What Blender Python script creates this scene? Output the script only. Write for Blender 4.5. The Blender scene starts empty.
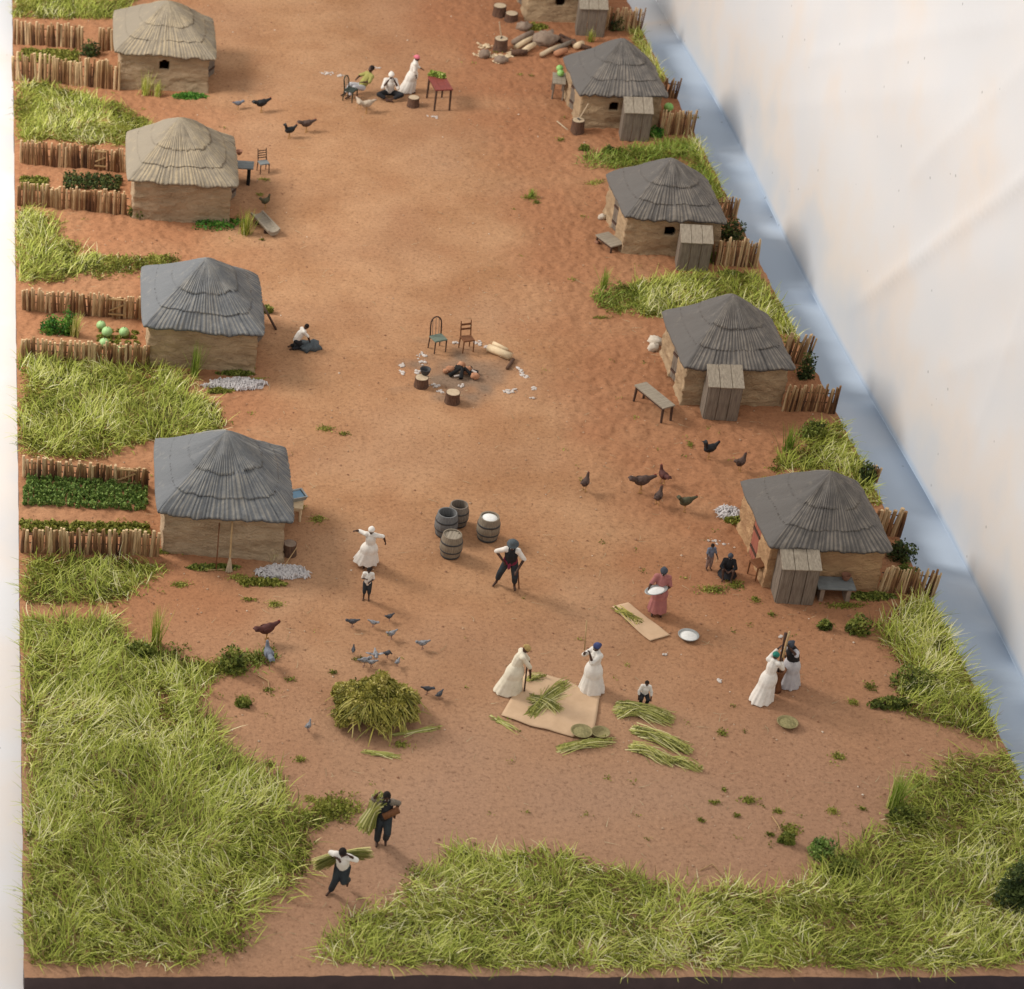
import bpy, math, random
import numpy as np
from math import sin, cos, pi, radians, atan2, hypot, sqrt, tan
from mathutils import Vector, Matrix, noise as mnoise
random.seed(7); RNG = np.random.default_rng(11)
scn = bpy.context.scene
COL = scn.collection
R = radians
# ------------------------------------------------------------------ camera (photo is cropped from the right half of a frame)
FPX, CX, CY, TH, CH = 2550.0, -10.0, 494.5, R(34.4), 43.0
cam_d = bpy.data.cameras.new('camera'); cam = bpy.data.objects.new('camera', cam_d); COL.objects.link(cam)
cam.location = (0, 0, CH); cam.rotation_euler = (pi/2-TH, 0, 0)
cam_d.sensor_fit = 'HORIZONTAL'; cam_d.sensor_width = 36; cam_d.lens = FPX/1024*36
cam_d.shift_x = (512-CX)/1024; cam_d.clip_end = 2000; cam_d.clip_start = .5
scn.camera = cam
cam_d.dof.use_dof = True; cam_d.dof.focus_distance = 74; cam_d.dof.aperture_fstop = .6

def ray(px, py):
    u = (px-CX)/FPX; v = (py-CY)/FPX
    return Vector((u, cos(TH)-v*sin(TH), -sin(TH)-v*cos(TH)))
def G(px, py, z=0.0):
    d = ray(px, py); t = (CH-z)/(-d.z)
    return Vector((d.x*t, d.y*t, z))
def PM(y):            # pixels per metre on the ground at image row y
    d = ray(500, y); return FPX*(-d.z)/CH

# ------------------------------------------------------------------ numpy value noise and terrain
TAB = RNG.random((256, 256))
def vn(x, y, s, o=0):
    x = np.asarray(x)/s+o*13.7+500; y = np.asarray(y)/s+o*7.3+500
    xi = np.floor(x).astype(int); yi = np.floor(y).astype(int)
    fx = x-xi; fy = y-yi; fx = fx*fx*(3-2*fx); fy = fy*fy*(3-2*fy)
    a = TAB[xi % 256, yi % 256]; b = TAB[(xi+1) % 256, yi % 256]; c = TAB[xi % 256, (yi+1) % 256]; d = TAB[(xi+1) % 256, (yi+1) % 256]
    return (a*(1-fx)+b*fx)*(1-fy)+(c*(1-fx)+d*fx)*fy-.5
def terr(x, y):
    return .12*vn(x, y, 4.5, 1)+.05*vn(x, y, 1.5, 2)
def ZT(p): return float(terr(p[0], p[1]))
def P(px, py):        # point on the soil
    g = G(px, py); g = G(px, py, ZT(g)); return Vector((g.x, g.y, ZT(g)))

# ------------------------------------------------------------------ tagging and linking
def tag(o, label=None, cat=None, group=None, kind=None):
    if label: o['label'] = label
    if cat: o['category'] = cat
    if group: o['group'] = group
    if kind: o['kind'] = kind
    return o
def empty(name, loc, rz=0, label=None, cat=None, group=None, sc=1):
    o = bpy.data.objects.new(name, None); COL.objects.link(o); o.location = loc; o.rotation_euler = (0, 0, rz)
    o.empty_display_size = .1
    if sc != 1: o.scale = (sc, sc, sc)
    return tag(o, label, cat, group)
def copy_tree(o, parent=None):
    c = o.copy(); COL.objects.link(c); c.parent = parent
    for ch in list(o.children): copy_tree(ch, c)
    return c

class MB:
    def __init__(s): s.v = []; s.f = []; s.M = Matrix.Identity(4)
    def add(s, vs, fs):
        n = len(s.v); s.v += [tuple(s.M @ Vector(v)) for v in vs]; s.f += [tuple(i+n for i in f) for f in fs]; return s
    def box(s, c, d, r=None, taper=1.0):
        c = Vector(c); vs = []
        for z in (-1, 1):
            for x, y in ((-1, -1), (1, -1), (1, 1), (-1, 1)):
                k = taper if z > 0 else 1
                w = Vector((x*d[0]/2*k, y*d[1]/2*k, z*d[2]/2))
                if r is not None: w = r @ w
                vs.append(c+w)
        return s.add(vs, [(3, 2, 1, 0), (4, 5, 6, 7), (0, 1, 5, 4), (1, 2, 6, 5), (2, 3, 7, 6), (3, 0, 4, 7)])
    def tube(s, pts, rad, n=8, rough=0, sq=1.0):
        pts = [Vector(p) for p in pts]
        if not hasattr(rad, '__len__'): rad = [rad]*len(pts)
        vs = []; fs = []; up = None
        for i, p in enumerate(pts):
            t = (pts[min(i+1, len(pts)-1)]-pts[max(i-1, 0)]).normalized()
            if up is None:
                up = Vector((0, 0, 1)) if abs(t.z) < .9 else Vector((0, 1, 0))
            a = t.cross(up)
            if a.length < 1e-4: a = t.cross(Vector((1, 0, 0)))
            a.normalize(); b = a.cross(t); up = b
            for k in range(n):
                q = 2*pi*k/n; rr = rad[i]*(1+random.uniform(-rough, rough))
                vs.append(p+a*cos(q)*rr+b*sin(q)*rr*sq)
        for i in range(len(pts)-1):
            for k in range(n):
                fs.append((i*n+k, i*n+(k+1) % n, (i+1)*n+(k+1) % n, (i+1)*n+k))
        fs.append(tuple(range(n))[::-1]); fs.append(tuple((len(pts)-1)*n+k for k in range(n)))
        return s.add(vs, fs)
    def lathe(s, prof, c=(0, 0, 0), n=24, cap=True, M=None):
        vs = []; fs = []; c = Vector(c)
        for r, z in prof:
            for k in range(n):
                q = 2*pi*k/n; w = Vector((r*cos(q), r*sin(q), z))
                vs.append(c+(M @ w if M is not None else w))
        for i in range(len(prof)-1):
            for k in range(n): fs.append((i*n+k, i*n+(k+1) % n, (i+1)*n+(k+1) % n, (i+1)*n+k))
        if cap: fs.append(tuple(range(n))[::-1]); fs.append(tuple((len(prof)-1)*n+k for k in range(n)))
        return s.add(vs, fs)
    def ell(s, c, r, M=None, n=12, m=8, rough=0):
        c = Vector(c)
        if not hasattr(r, '__len__'): r = (r, r, r)
        vs = []; fs = []
        for i in range(m+1):
            a = -pi/2+pi*i/m
            for k in range(n):
                q = 2*pi*k/n; w = Vector((r[0]*cos(a)*cos(q), r[1]*cos(a)*sin(q), r[2]*sin(a)))
                if rough: w *= 1+rough*mnoise.noise(w*3/max(r)+c*5)
                if M is not None: w = M @ w
                vs.append(c+w)
        for i in range(m):
            for k in range(n): fs.append((i*n+k, i*n+(k+1) % n, (i+1)*n+(k+1) % n, (i+1)*n+k))
        return s.add(vs, fs)
    def cap(s, a, b, ra, rb, n=10):         # tapered capsule
        a = Vector(a); b = Vector(b); t = (b-a); L = t.length
        if L < 1e-5: return s.ell(a, ra)
        t /= L
        pts = []; rs = []
        for k in (-1, -.8, -.5, 0): pts.append(a+t*ra*k); rs.append(ra*sqrt(max(1-k*k, .004)))
        for k in (0, .5, .8, 1): pts.append(b+t*rb*k); rs.append(rb*sqrt(max(1-k*k, .004)))
        return s.tube(pts, rs, n)
    def build(s, name, mat, parent=None, smooth=False, loc=None, rz=0, bevel=0, voxel=0, smo=0):
        me = bpy.data.meshes.new(name); me.from_pydata(s.v, [], s.f); me.update()
        if mat: me.materials.append(mat)
        o = bpy.data.objects.new(name, me); COL.objects.link(o)
        if parent: o.parent = parent
        if loc is not None: o.location = loc; o.rotation_euler = (0, 0, rz)
        if voxel:
            m = o.modifiers.new('remesh', 'REMESH'); m.mode = 'VOXEL'; m.voxel_size = voxel; m.use_smooth_shade = True
            if smo:
                q = o.modifiers.new('smooth', 'SMOOTH'); q.iterations = smo; q.factor = .5
        elif smooth: me.polygons.foreach_set('use_smooth', [True]*len(me.polygons))
        if bevel:
            m = o.modifiers.new('bevel', 'BEVEL'); m.width = bevel; m.segments = 2; m.limit_method = 'ANGLE'
        return o
def np_mesh(name, V, F, mat, parent=None, smooth=True, attr=None):
    me = bpy.data.meshes.new(name); F = np.asarray(F, dtype=np.int32); k = F.shape[1]
    me.vertices.add(len(V)); me.vertices.foreach_set('co', np.asarray(V, dtype=np.float32).ravel())
    me.loops.add(F.size); me.loops.foreach_set('vertex_index', F.ravel())
    me.polygons.add(len(F)); me.polygons.foreach_set('loop_start', np.arange(0, F.size, k, dtype=np.int32))
    me.update(calc_edges=True)
    me.polygons.foreach_set('use_smooth', np.full(len(F), smooth))
    if attr is not None:
        for nm, a in attr.items():
            at = me.attributes.new(nm, 'FLOAT', 'POINT'); at.data.foreach_set('value', np.asarray(a, dtype=np.float32))
    me.validate(); me.materials.append(mat)
    o = bpy.data.objects.new(name, me); COL.objects.link(o)
    if parent: o.parent = parent
    return o

# ------------------------------------------------------------------ materials
def lin(r, g, b):
    f = lambda c: (c/255/12.92) if c/255 <= .04045 else ((c/255+.055)/1.055)**2.4
    return (f(r), f(g), f(b), 1)
def nt(name):
    m = bpy.data.materials.new(name); m.use_nodes = True; t = m.node_tree; b = t.nodes['Principled BSDF']
    b.inputs['Specular IOR Level'].default_value = .25
    return m, t, b
def node(t, ty, **kw):
    n = t.nodes.new(ty)
    for k, v in kw.items():
        if k in n.inputs: n.inputs[k].default_value = v
        else: setattr(n, k, v)
    return n
def ramp(t, stops, src):
    n = t.nodes.new('ShaderNodeValToRGB'); e = n.color_ramp.elements
    while len(e) > 1: e.remove(e[-1])
    e[0].position = stops[0][0]; e[0].color = stops[0][1]
    for p, c in stops[1:]:
        q = e.new(p); q.color = c
    t.links.new(src, n.inputs[0]); return n
def sc(c, k): return (c[0]*k, c[1]*k, c[2]*k, 1)
def mat(name, col, col2=None, rough=.85, scale=6, bump=.3, bscale=None, stretch=(1, 1, 1), bdist=.01, metal=0, spec=.25):
    m, t, b = nt(name); col = tuple(col[:3])+(1,); col2 = tuple(col2[:3])+(1,) if col2 else sc(col, .7)
    tc = t.nodes.new('ShaderNodeTexCoord'); mp = t.nodes.new('ShaderNodeMapping'); mp.inputs['Scale'].default_value = stretch
    t.links.new(tc.outputs['Object'], mp.inputs[0])
    n = node(t, 'ShaderNodeTexNoise', Scale=scale, Detail=6, Roughness=.65); t.links.new(mp.outputs[0], n.inputs['Vector'])
    r = ramp(t, [(.3, col2), (.68, col)], n.outputs[0]); t.links.new(r.outputs[0], b.inputs['Base Color'])
    b.inputs['Roughness'].default_value = rough; b.inputs['Metallic'].default_value = metal; b.inputs['Specular IOR Level'].default_value = spec
    n2 = node(t, 'ShaderNodeTexNoise', Scale=bscale or scale*4, Detail=5, Roughness=.7); t.links.new(mp.outputs[0], n2.inputs['Vector'])
    bp = node(t, 'ShaderNodeBump', Strength=bump, Distance=bdist); t.links.new(n2.outputs[0], bp.inputs['Height']); t.links.new(bp.outputs[0], b.inputs['Normal'])
    return m
M = {}
M['skin'] = mat('dark_skin', (.075, .035, .022), (.045, .022, .015), .6, 8, .1)
M['white_cloth'] = mat('white_cloth', (.80, .76, .70), (.62, .58, .53), .9, 5, .3)
M['cream_cloth'] = mat('cream_cloth', (.78, .72, .58), (.6, .54, .42), .9, 5, .3)
M['grey_cloth'] = mat('grey_white_cloth', (.55, .54, .55), (.38, .37, .4), .9, 5, .3)
M['pink_cloth'] = mat('dusty_pink_cloth', (.42, .17, .15), (.3, .11, .11), .9, 5, .3)
M['black_cloth'] = mat('black_cloth', (.025, .025, .028), (.012, .012, .014), .85, 5, .2)
M['dark_trouser'] = mat('dark_trousers', (.035, .045, .05), (.02, .022, .03), .85, 5, .2)
M['hat_blue'] = mat('blue_grey_shirt', (.17, .19, .25), (.10, .12, .16), .9, 8, .2)
M['pale_trouser'] = mat('pale_brown_trousers', (.28, .19, .16), (.2, .13, .11), .9, 8, .2)
M['hat_grey'] = mat('grey_felt', (.10, .12, .13), (.06, .07, .08), .9, 8, .2)
M['wrap_pink'] = mat('pink_headwrap', (.75, .22, .28), (.6, .14, .2), .9, 8, .2)
M['wrap_blue'] = mat('blue_headwrap', (.07, .09, .22), (.04, .05, .13), .9, 8, .2)
M['wrap_green'] = mat('green_headwrap', (.03, .22, .16), (.02, .14, .11), .9, 8, .2)
M['wrap_tan'] = mat('tan_headwrap', (.48, .35, .13), (.35, .24, .09), .9, 8, .2)
M['wrap_slate'] = mat('slate_headwrap', (.07, .08, .10), (.04, .045, .06), .9, 8, .2)
M['hair'] = mat('black_hair', (.02, .015, .013), None, .95, 30, .5)
M['sash'] = mat('maroon_sash', (.22, .03, .07), None, .9, 8, .2)
M['yellow_green_cloth'] = mat('yellow_green_cloth', (.36, .34, .10), (.24, .22, .07), .9, 6, .2)
M['eye'] = mat('eye_white', (.5, .48, .45), (.4, .38, .36), .4, 5, 0)
M['wood_grey'] = mat('weathered_grey_wood', (.26, .215, .17), (.115, .09, .07), .85, 5, .7, 14, (6, 6, .5), .02)
M['wood_grey_flat'] = mat('weathered_grey_board', (.36, .31, .24), (.20, .165, .125), .85, 2.2, .5, 5, (9, .5, 9), .015)
M['wood_dark'] = mat('dark_brown_wood', (.09, .05, .035), (.045, .026, .02), .75, 5, .5, 14, (5, 5, .7), .01)
M['wood_red'] = mat('red_painted_wood', (.27, .06, .045), (.16, .04, .035), .6, 5, .4, 14, (1, 5, 5), .01)
M['wood_brown'] = mat('brown_wood', (.21, .085, .035), (.11, .045, .02), .7, 5, .5, 14, (5, 5, .7), .01)
M['wood_green'] = mat('dark_green_paint', (.028, .042, .03), (.016, .022, .016), .5, 5, .3)
M['wood_seat'] = mat('grey_green_seat', (.16, .20, .16), (.10, .13, .10), .6, 5, .3)
M['bark'] = mat('rough_bark', (.17, .095, .06), (.07, .04, .03), .95, 8, 1, 16, (3, 3, .6), .03)
M['cut_wood'] = mat('pale_cut_wood', (.55, .44, .30), (.40, .30, .20), .85, 12, .4)
M['fresh_wood'] = mat('fresh_split_wood', (.72, .58, .38), (.55, .40, .25), .8, 6, .3)
M['pole'] = mat('pale_pole', (.5, .34, .17), (.36, .23, .11), .8, 6, .3)
M['charred'] = mat('charred_wood', (.015, .014, .014), (.006, .006, .006), .8, 10, .8)
M['stone_tan'] = mat('orange_tan_stone', (.50, .25, .14), (.34, .16, .09), .9, 8, .6)
M['stone_grey'] = mat('grey_brown_stone', (.33, .25, .19), (.19, .135, .10), .9, 5, .8)
M['stone_white'] = mat('pale_stone', (.62, .55, .45), (.52, .45, .37), .9, 5, .6)
M['ash_white'] = mat('white_ash', (.62, .57, .53), (.40, .34, .30), .95, 8, .6)
M['rag'] = mat('crumpled_white_wool', (.74, .71, .70), (.45, .42, .42), .95, 9, .8, 30, (1, 1, 1), .03)
M['tin'] = mat('dull_tin', (.42, .43, .42), (.3, .31, .3), .5, 6, .2, metal=.5)
M['flour'] = mat('white_flour', (.80, .80, .77), (.68, .68, .65), .95, 12, .5)
M['basket'] = mat('woven_basket', (.36, .31, .15), (.2, .17, .08), .9, 20, 1, 40, (1, 1, 3), .01)
M['basket_green'] = mat('green_grain_in_basket', (.36, .31, .15), (.15, .14, .06), .95, 16, 1)
M['mat_cloth'] = mat('beige_ground_cloth', (.60, .42, .27), (.50, .34, .21), .95, 1.6, .5, 60)
M['melon'] = mat('pale_green_melon', (.40, .58, .28), (.26, .46, .17), .5, 4, .1, 10, (3, 3, .4))
M['melon_bright'] = mat('bright_green_melon', (.15, .42, .06), (.36, .58, .22), .4, 3, .1, 10, (4, 4, .3))
M['barrel_grey'] = mat('grey_barrel_staves', (.20, .20, .20), (.11, .11, .11), .8, 5, .6, 12, (6, 6, .6), .015)
M['barrel_tan'] = mat('tan_barrel_staves', (.28, .235, .17), (.16, .13, .10), .8, 5, .6, 12, (6, 6, .6), .015)
M['barrel_brown'] = mat('grey_brown_barrel_staves', (.26, .22, .18), (.13, .10, .08), .8, 5, .6, 12, (6, 6, .6), .015)
M['iron'] = mat('dark_iron_hoop', (.06, .058, .06), (.035, .035, .035), .6, 8, .3)
M['water'] = mat('dark_water', (.04, .045, .05), (.03, .03, .035), .08, 3, .02, spec=.5)
M['water_blue'] = mat('pale_blue_water', (.16, .33, .48), (.12, .26, .4), .1, 3, .02, spec=.5)
M['clay'] = mat('red_clay', (.30, .15, .09), (.2, .09, .06), .8, 6, .2)
M['hen_black'] = mat('black_feathers', (.022, .024, .026), (.01, .01, .012), .5, 12, .6)
M['hen_brown'] = mat('reddish_brown_feathers', (.115, .038, .03), (.055, .02, .018), .7, 12, .6)
M['hen_dull'] = mat('dull_mottled_brown_feathers', (.115, .07, .055), (.045, .03, .026), .75, 22, .6)
M['hen_olive'] = mat('olive_brown_feathers', (.105, .095, .05), (.045, .045, .028), .75, 22, .6)
M['hen_grey'] = mat('blue_grey_feathers', (.20, .22, .26), (.11, .12, .15), .75, 22, .6)
M['hen_pale'] = mat('pale_fawn_feathers', (.50, .42, .33), (.36, .28, .2), .75, 16, .6)
M['pigeon'] = mat('mottled_grey_feathers', (.40, .40, .42), (.05, .05, .055), .75, 14, .4)
M['pigeon_dark'] = mat('dark_grey_feathers', (.10, .10, .11), (.03, .03, .035), .75, 14, .4)
M['comb'] = mat('dull_red_comb', (.35, .06, .05), (.22, .04, .03), .6, 10, .2)
M['beak'] = mat('horn_beak', (.45, .28, .10), (.35, .2, .08), .5, 10, .1)
M['leg_yellow'] = mat('ochre_bird_leg', (.50, .30, .10), (.36, .2, .08), .6, 10, .1)
M['leg_pink'] = mat('pinkish_bird_leg', (.33, .20, .17), (.25, .14, .12), .6, 10, .1)
M['dog_black'] = mat('black_dog_fur', (.016, .019, .018), (.008, .01, .009), .55, 14, .8)
M['iron_grey'] = mat('blue_grey_tabletop', (.20, .22, .22), (.13, .14, .145), .7, 4, .4)
M['door_red'] = mat('faded_red_door', (.38, .14, .09), (.26, .085, .06), .85, 5, .5, 14, (5, 5, .6))
M['base_side'] = mat('dark_brown_base_board', (.062, .038, .036), (.045, .028, .027), .55, 2.5, .15, 40)
M['dark_inside'] = mat('sooty_floor', (.03, .022, .018), None, .95)

def leafmat(name, stops, rough=.65, transl=.18):
    m, t, b = nt(name)
    a = t.nodes.new('ShaderNodeAttribute'); a.attribute_name = 'rnd'
    r = ramp(t, stops, a.outputs['Fac']); t.links.new(r.outputs[0], b.inputs['Base Color'])
    b.inputs['Roughness'].default_value = rough
    tr = t.nodes.new('ShaderNodeBsdfTranslucent'); t.links.new(r.outputs[0], tr.inputs[0])
    mx = t.nodes.new('ShaderNodeMixShader'); mx.inputs[0].default_value = transl
    out = t.nodes['Material Output']; t.links.new(b.outputs[0], mx.inputs[1]); t.links.new(tr.outputs[0], mx.inputs[2]); t.links.new(mx.outputs[0], out.inputs[0])
    return m
c4 = lambda *a: tuple(a)+(1,)
M['grass'] = leafmat('grass_blades', [(0, c4(.22, .15, .06)), (.06, c4(.12, .15, .025)), (.25, c4(.29, .34, .05)), (.55, c4(.48, .54, .095)), (.8, c4(.66, .66, .20)), (1, c4(.86, .82, .50))])
M['grass_lush'] = leafmat('lush_green_grass', [(0, c4(.10, .15, .02)), (.35, c4(.22, .33, .045)), (.7, c4(.36, .46, .08)), (1, c4(.55, .58, .2))])
M['moss'] = leafmat('moss_leaves', [(0, c4(.09, .10, .015)), (.5, c4(.24, .26, .04)), (1, c4(.44, .43, .1))])
M['shrub'] = leafmat('shrub_leaves', [(0, c4(.05, .07, .015)), (.5, c4(.16, .20, .035)), (1, c4(.34, .36, .08))])
M['dark_leaf'] = leafmat('dark_crop_leaves', [(0, c4(.02, .035, .012)), (.5, c4(.06, .09, .025)), (1, c4(.15, .19, .05))])
M['crop'] = leafmat('green_crop_leaves', [(0, c4(.06, .11, .025)), (.5, c4(.18, .29, .06)), (1, c4(.38, .50, .14))])
M['bright_leaf'] = leafmat('bright_leaves', [(0, c4(.03, .11, .02)), (.5, c4(.08, .24, .03)), (1, c4(.2, .38, .06))])
M['straw'] = leafmat('green_straw', [(0, c4(.14, .15, .04)), (.35, c4(.36, .37, .09)), (.7, c4(.55, .53, .17)), (1, c4(.75, .70, .38))])
M['hay'] = leafmat('olive_cut_plants', [(0, c4(.07, .075, .018)), (.35, c4(.22, .21, .04)), (.7, c4(.40, .36, .07)), (1, c4(.58, .50, .19))])
M['fibre'] = leafmat('dry_fibre', [(0, c4(.25, .19, .1)), (1, c4(.55, .47, .3))])

def ground_mat():
    m, t, b = nt('red_brown_soil'); L = t.links.new
    g = t.nodes.new('ShaderNodeNewGeometry')
    def nz(s, d=6, r=.6): n = node(t, 'ShaderNodeTexNoise', Scale=s, Detail=d, Roughness=r); L(g.outputs['Position'], n.inputs['Vector']); return n
    def mix(a, b_, f, ty='MIX'):
        n = t.nodes.new('ShaderNodeMix'); n.data_type = 'RGBA'; n.blend_type = ty
        for s_, v in ((6, a), (7, b_), (0, f)):
            if isinstance(v, (int, float, tuple)): n.inputs[s_].default_value = v
            else: L(v, n.inputs[s_])
        return n.outputs[2]
    a = ramp(t, [(.36, c4(.335, .172, .086)), (.64, c4(.425, .24, .130))], nz(.35, 4).outputs[0]).outputs[0]
    att = t.nodes.new('ShaderNodeAttribute'); att.attribute_name = 'pale'
    a = mix(a, c4(.365, .218, .138), att.outputs['Fac'])
    att2 = t.nodes.new('ShaderNodeAttribute'); att2.attribute_name = 'rust'
    a = mix(a, c4(.335, .152, .076), att2.outputs['Fac'])
    att3 = t.nodes.new('ShaderNodeAttribute'); att3.attribute_name = 'ash'
    a = mix(a, c4(.20, .145, .105), att3.outputs['Fac'])
    fine = ramp(t, [(.3, c4(.55, .52, .5)), (.47, c4(1, 1, 1)), (.72, c4(1.22, 1.21, 1.18))], nz(9, 8, .75).outputs[0]).outputs[0]
    a = mix(a, fine, 1.0, 'MULTIPLY')
    sp = ramp(t, [(.6, c4(1, 1, 1)), (.7, c4(1.45, 1.5, 1.55))], nz(22, 3, .8).outputs[0]).outputs[0]
    a = mix(a, sp, .8, 'MULTIPLY')
    L(a, b.inputs['Base Color']); b.inputs['Roughness'].default_value = .95; b.inputs['Specular IOR Level'].default_value = .12
    b1 = node(t, 'ShaderNodeBump', Strength=.55, Distance=.05); L(nz(5, 9, .75).outputs[0], b1.inputs['Height'])
    b2 = node(t, 'ShaderNodeBump', Strength=.9, Distance=.02); L(nz(28, 4, .7).outputs[0], b2.inputs['Height']); L(b1.outputs[0], b2.inputs['Normal'])
    L(b2.outputs[0], b.inputs['Normal'])
    return m
M['ground'] = ground_mat()

def adobe_mat(name, c1, c2):
    m, t, b = nt(name); L = t.links.new
    tc = t.nodes.new('ShaderNodeTexCoord'); mp = t.nodes.new('ShaderNodeMapping'); mp.inputs['Scale'].default_value = (1, 1, 1.9); L(tc.outputs['Object'], mp.inputs[0])
    n = node(t, 'ShaderNodeTexNoise', Scale=1.3, Detail=5, Roughness=.6); L(mp.outputs[0], n.inputs['Vector'])
    r = ramp(t, [(.32, c2), (.65, c1)], n.outputs[0]); L(r.outputs[0], b.inputs['Base Color'])
    n2 = node(t, 'ShaderNodeTexNoise', Scale=4.5, Detail=6, Roughness=.65); n2.inputs['Distortion'].default_value = 1.2; L(mp.outputs[0], n2.inputs['Vector'])
    bp = node(t, 'ShaderNodeBump', Strength=.9, Distance=.12); L(n2.outputs[0], bp.inputs['Height'])
    n3 = node(t, 'ShaderNodeTexNoise', Scale=22, Detail=4); L(tc.outputs['Object'], n3.inputs['Vector'])
    bq = node(t, 'ShaderNodeBump', Strength=.9, Distance=.03); L(n3.outputs[0], bq.inputs['Height']); L(bp.outputs[0], bq.inputs['Normal']); L(bq.outputs[0], b.inputs['Normal'])
    b.inputs['Roughness'].default_value = .95
    return m
M['adobe'] = adobe_mat('mud_plaster', c4(.50, .36, .22), c4(.34, .235, .14))
M['adobe_warm'] = adobe_mat('warm_mud_plaster', c4(.54, .34, .18), c4(.38, .22, .115))
M['adobe_grey'] = adobe_mat('greyish_mud_plaster', c4(.50, .37, .24), c4(.35, .25, .155))

def thatch_mat(name, lo, hi, smooth):
    m, t, b = nt(name); L = t.links.new
    a = t.nodes.new('ShaderNodeAttribute'); a.attribute_name = 'ridge'
    tc = t.nodes.new('ShaderNodeTexCoord')
    n = node(t, 'ShaderNodeTexNoise', Scale=2.2, Detail=6, Roughness=.7); L(tc.outputs['Object'], n.inputs['Vector'])
    ad = node(t, 'ShaderNodeMath', operation='MULTIPLY_ADD'); L(n.outputs[0], ad.inputs[0]); ad.inputs[1].default_value = 1.3; 
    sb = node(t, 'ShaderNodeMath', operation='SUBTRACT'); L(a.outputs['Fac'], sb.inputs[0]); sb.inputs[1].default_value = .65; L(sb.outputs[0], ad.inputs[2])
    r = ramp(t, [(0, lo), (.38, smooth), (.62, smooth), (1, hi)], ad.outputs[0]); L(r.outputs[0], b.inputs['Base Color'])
    n2 = node(t, 'ShaderNodeTexNoise', Scale=14, Detail=8, Roughness=.8); L(tc.outputs['Object'], n2.inputs['Vector'])
    bp = node(t, 'ShaderNodeBump', Strength=.75, Distance=.05); L(n2.outputs[0], bp.inputs['Height']); L(bp.outputs[0], b.inputs['Normal'])
    b.inputs['Roughness'].default_value = .8
    return m
M['thatch_tan'] = thatch_mat('tan_grey_thatch', c4(.13, .105, .075), c4(.46, .37, .24), c4(.26, .222, .168))
M['thatch_blue'] = thatch_mat('blue_grey_thatch', c4(.05, .055, .062), c4(.30, .285, .255), c4(.155, .163, .172))
M['thatch_dark'] = thatch_mat('dark_grey_thatch', c4(.05, .047, .046), c4(.27, .24, .205), c4(.135, .126, .118))

def stick_mat():
    m, t, b = nt('fence_sticks'); L = t.links.new
    a = t.nodes.new('ShaderNodeAttribute'); a.attribute_name = 'rnd'
    r = ramp(t, [(0, c4(.07, .035, .02)), (.3, c4(.22, .105, .048)), (.7, c4(.38, .235, .115)), (1, c4(.66, .48, .28))], a.outputs['Fac'])
    tc = t.nodes.new('ShaderNodeTexCoord'); mp = t.nodes.new('ShaderNodeMapping'); mp.inputs['Scale'].default_value = (8, 8, 1); L(tc.outputs['Object'], mp.inputs[0])
    n = node(t, 'ShaderNodeTexNoise', Scale=4, Detail=5); L(mp.outputs[0], n.inputs['Vector'])
    rr = ramp(t, [(.3, c4(.6, .6, .6)), (.7, c4(1.2, 1.2, 1.2))], n.outputs[0])
    mx = t.nodes.new('ShaderNodeMix'); mx.data_type = 'RGBA'; mx.blend_type = 'MULTIPLY'; mx.inputs[0].default_value = 1
    L(r.outputs[0], mx.inputs[6]); L(rr.outputs[0], mx.inputs[7]); L(mx.outputs[2], b.inputs['Base Color']); b.inputs['Roughness'].default_value = .9
    bp = node(t, 'ShaderNodeBump', Strength=.6, Distance=.02); L(n.outputs[0], bp.inputs['Height']); L(bp.outputs[0], b.inputs['Normal'])
    return m
M['sticks'] = stick_mat()

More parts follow.
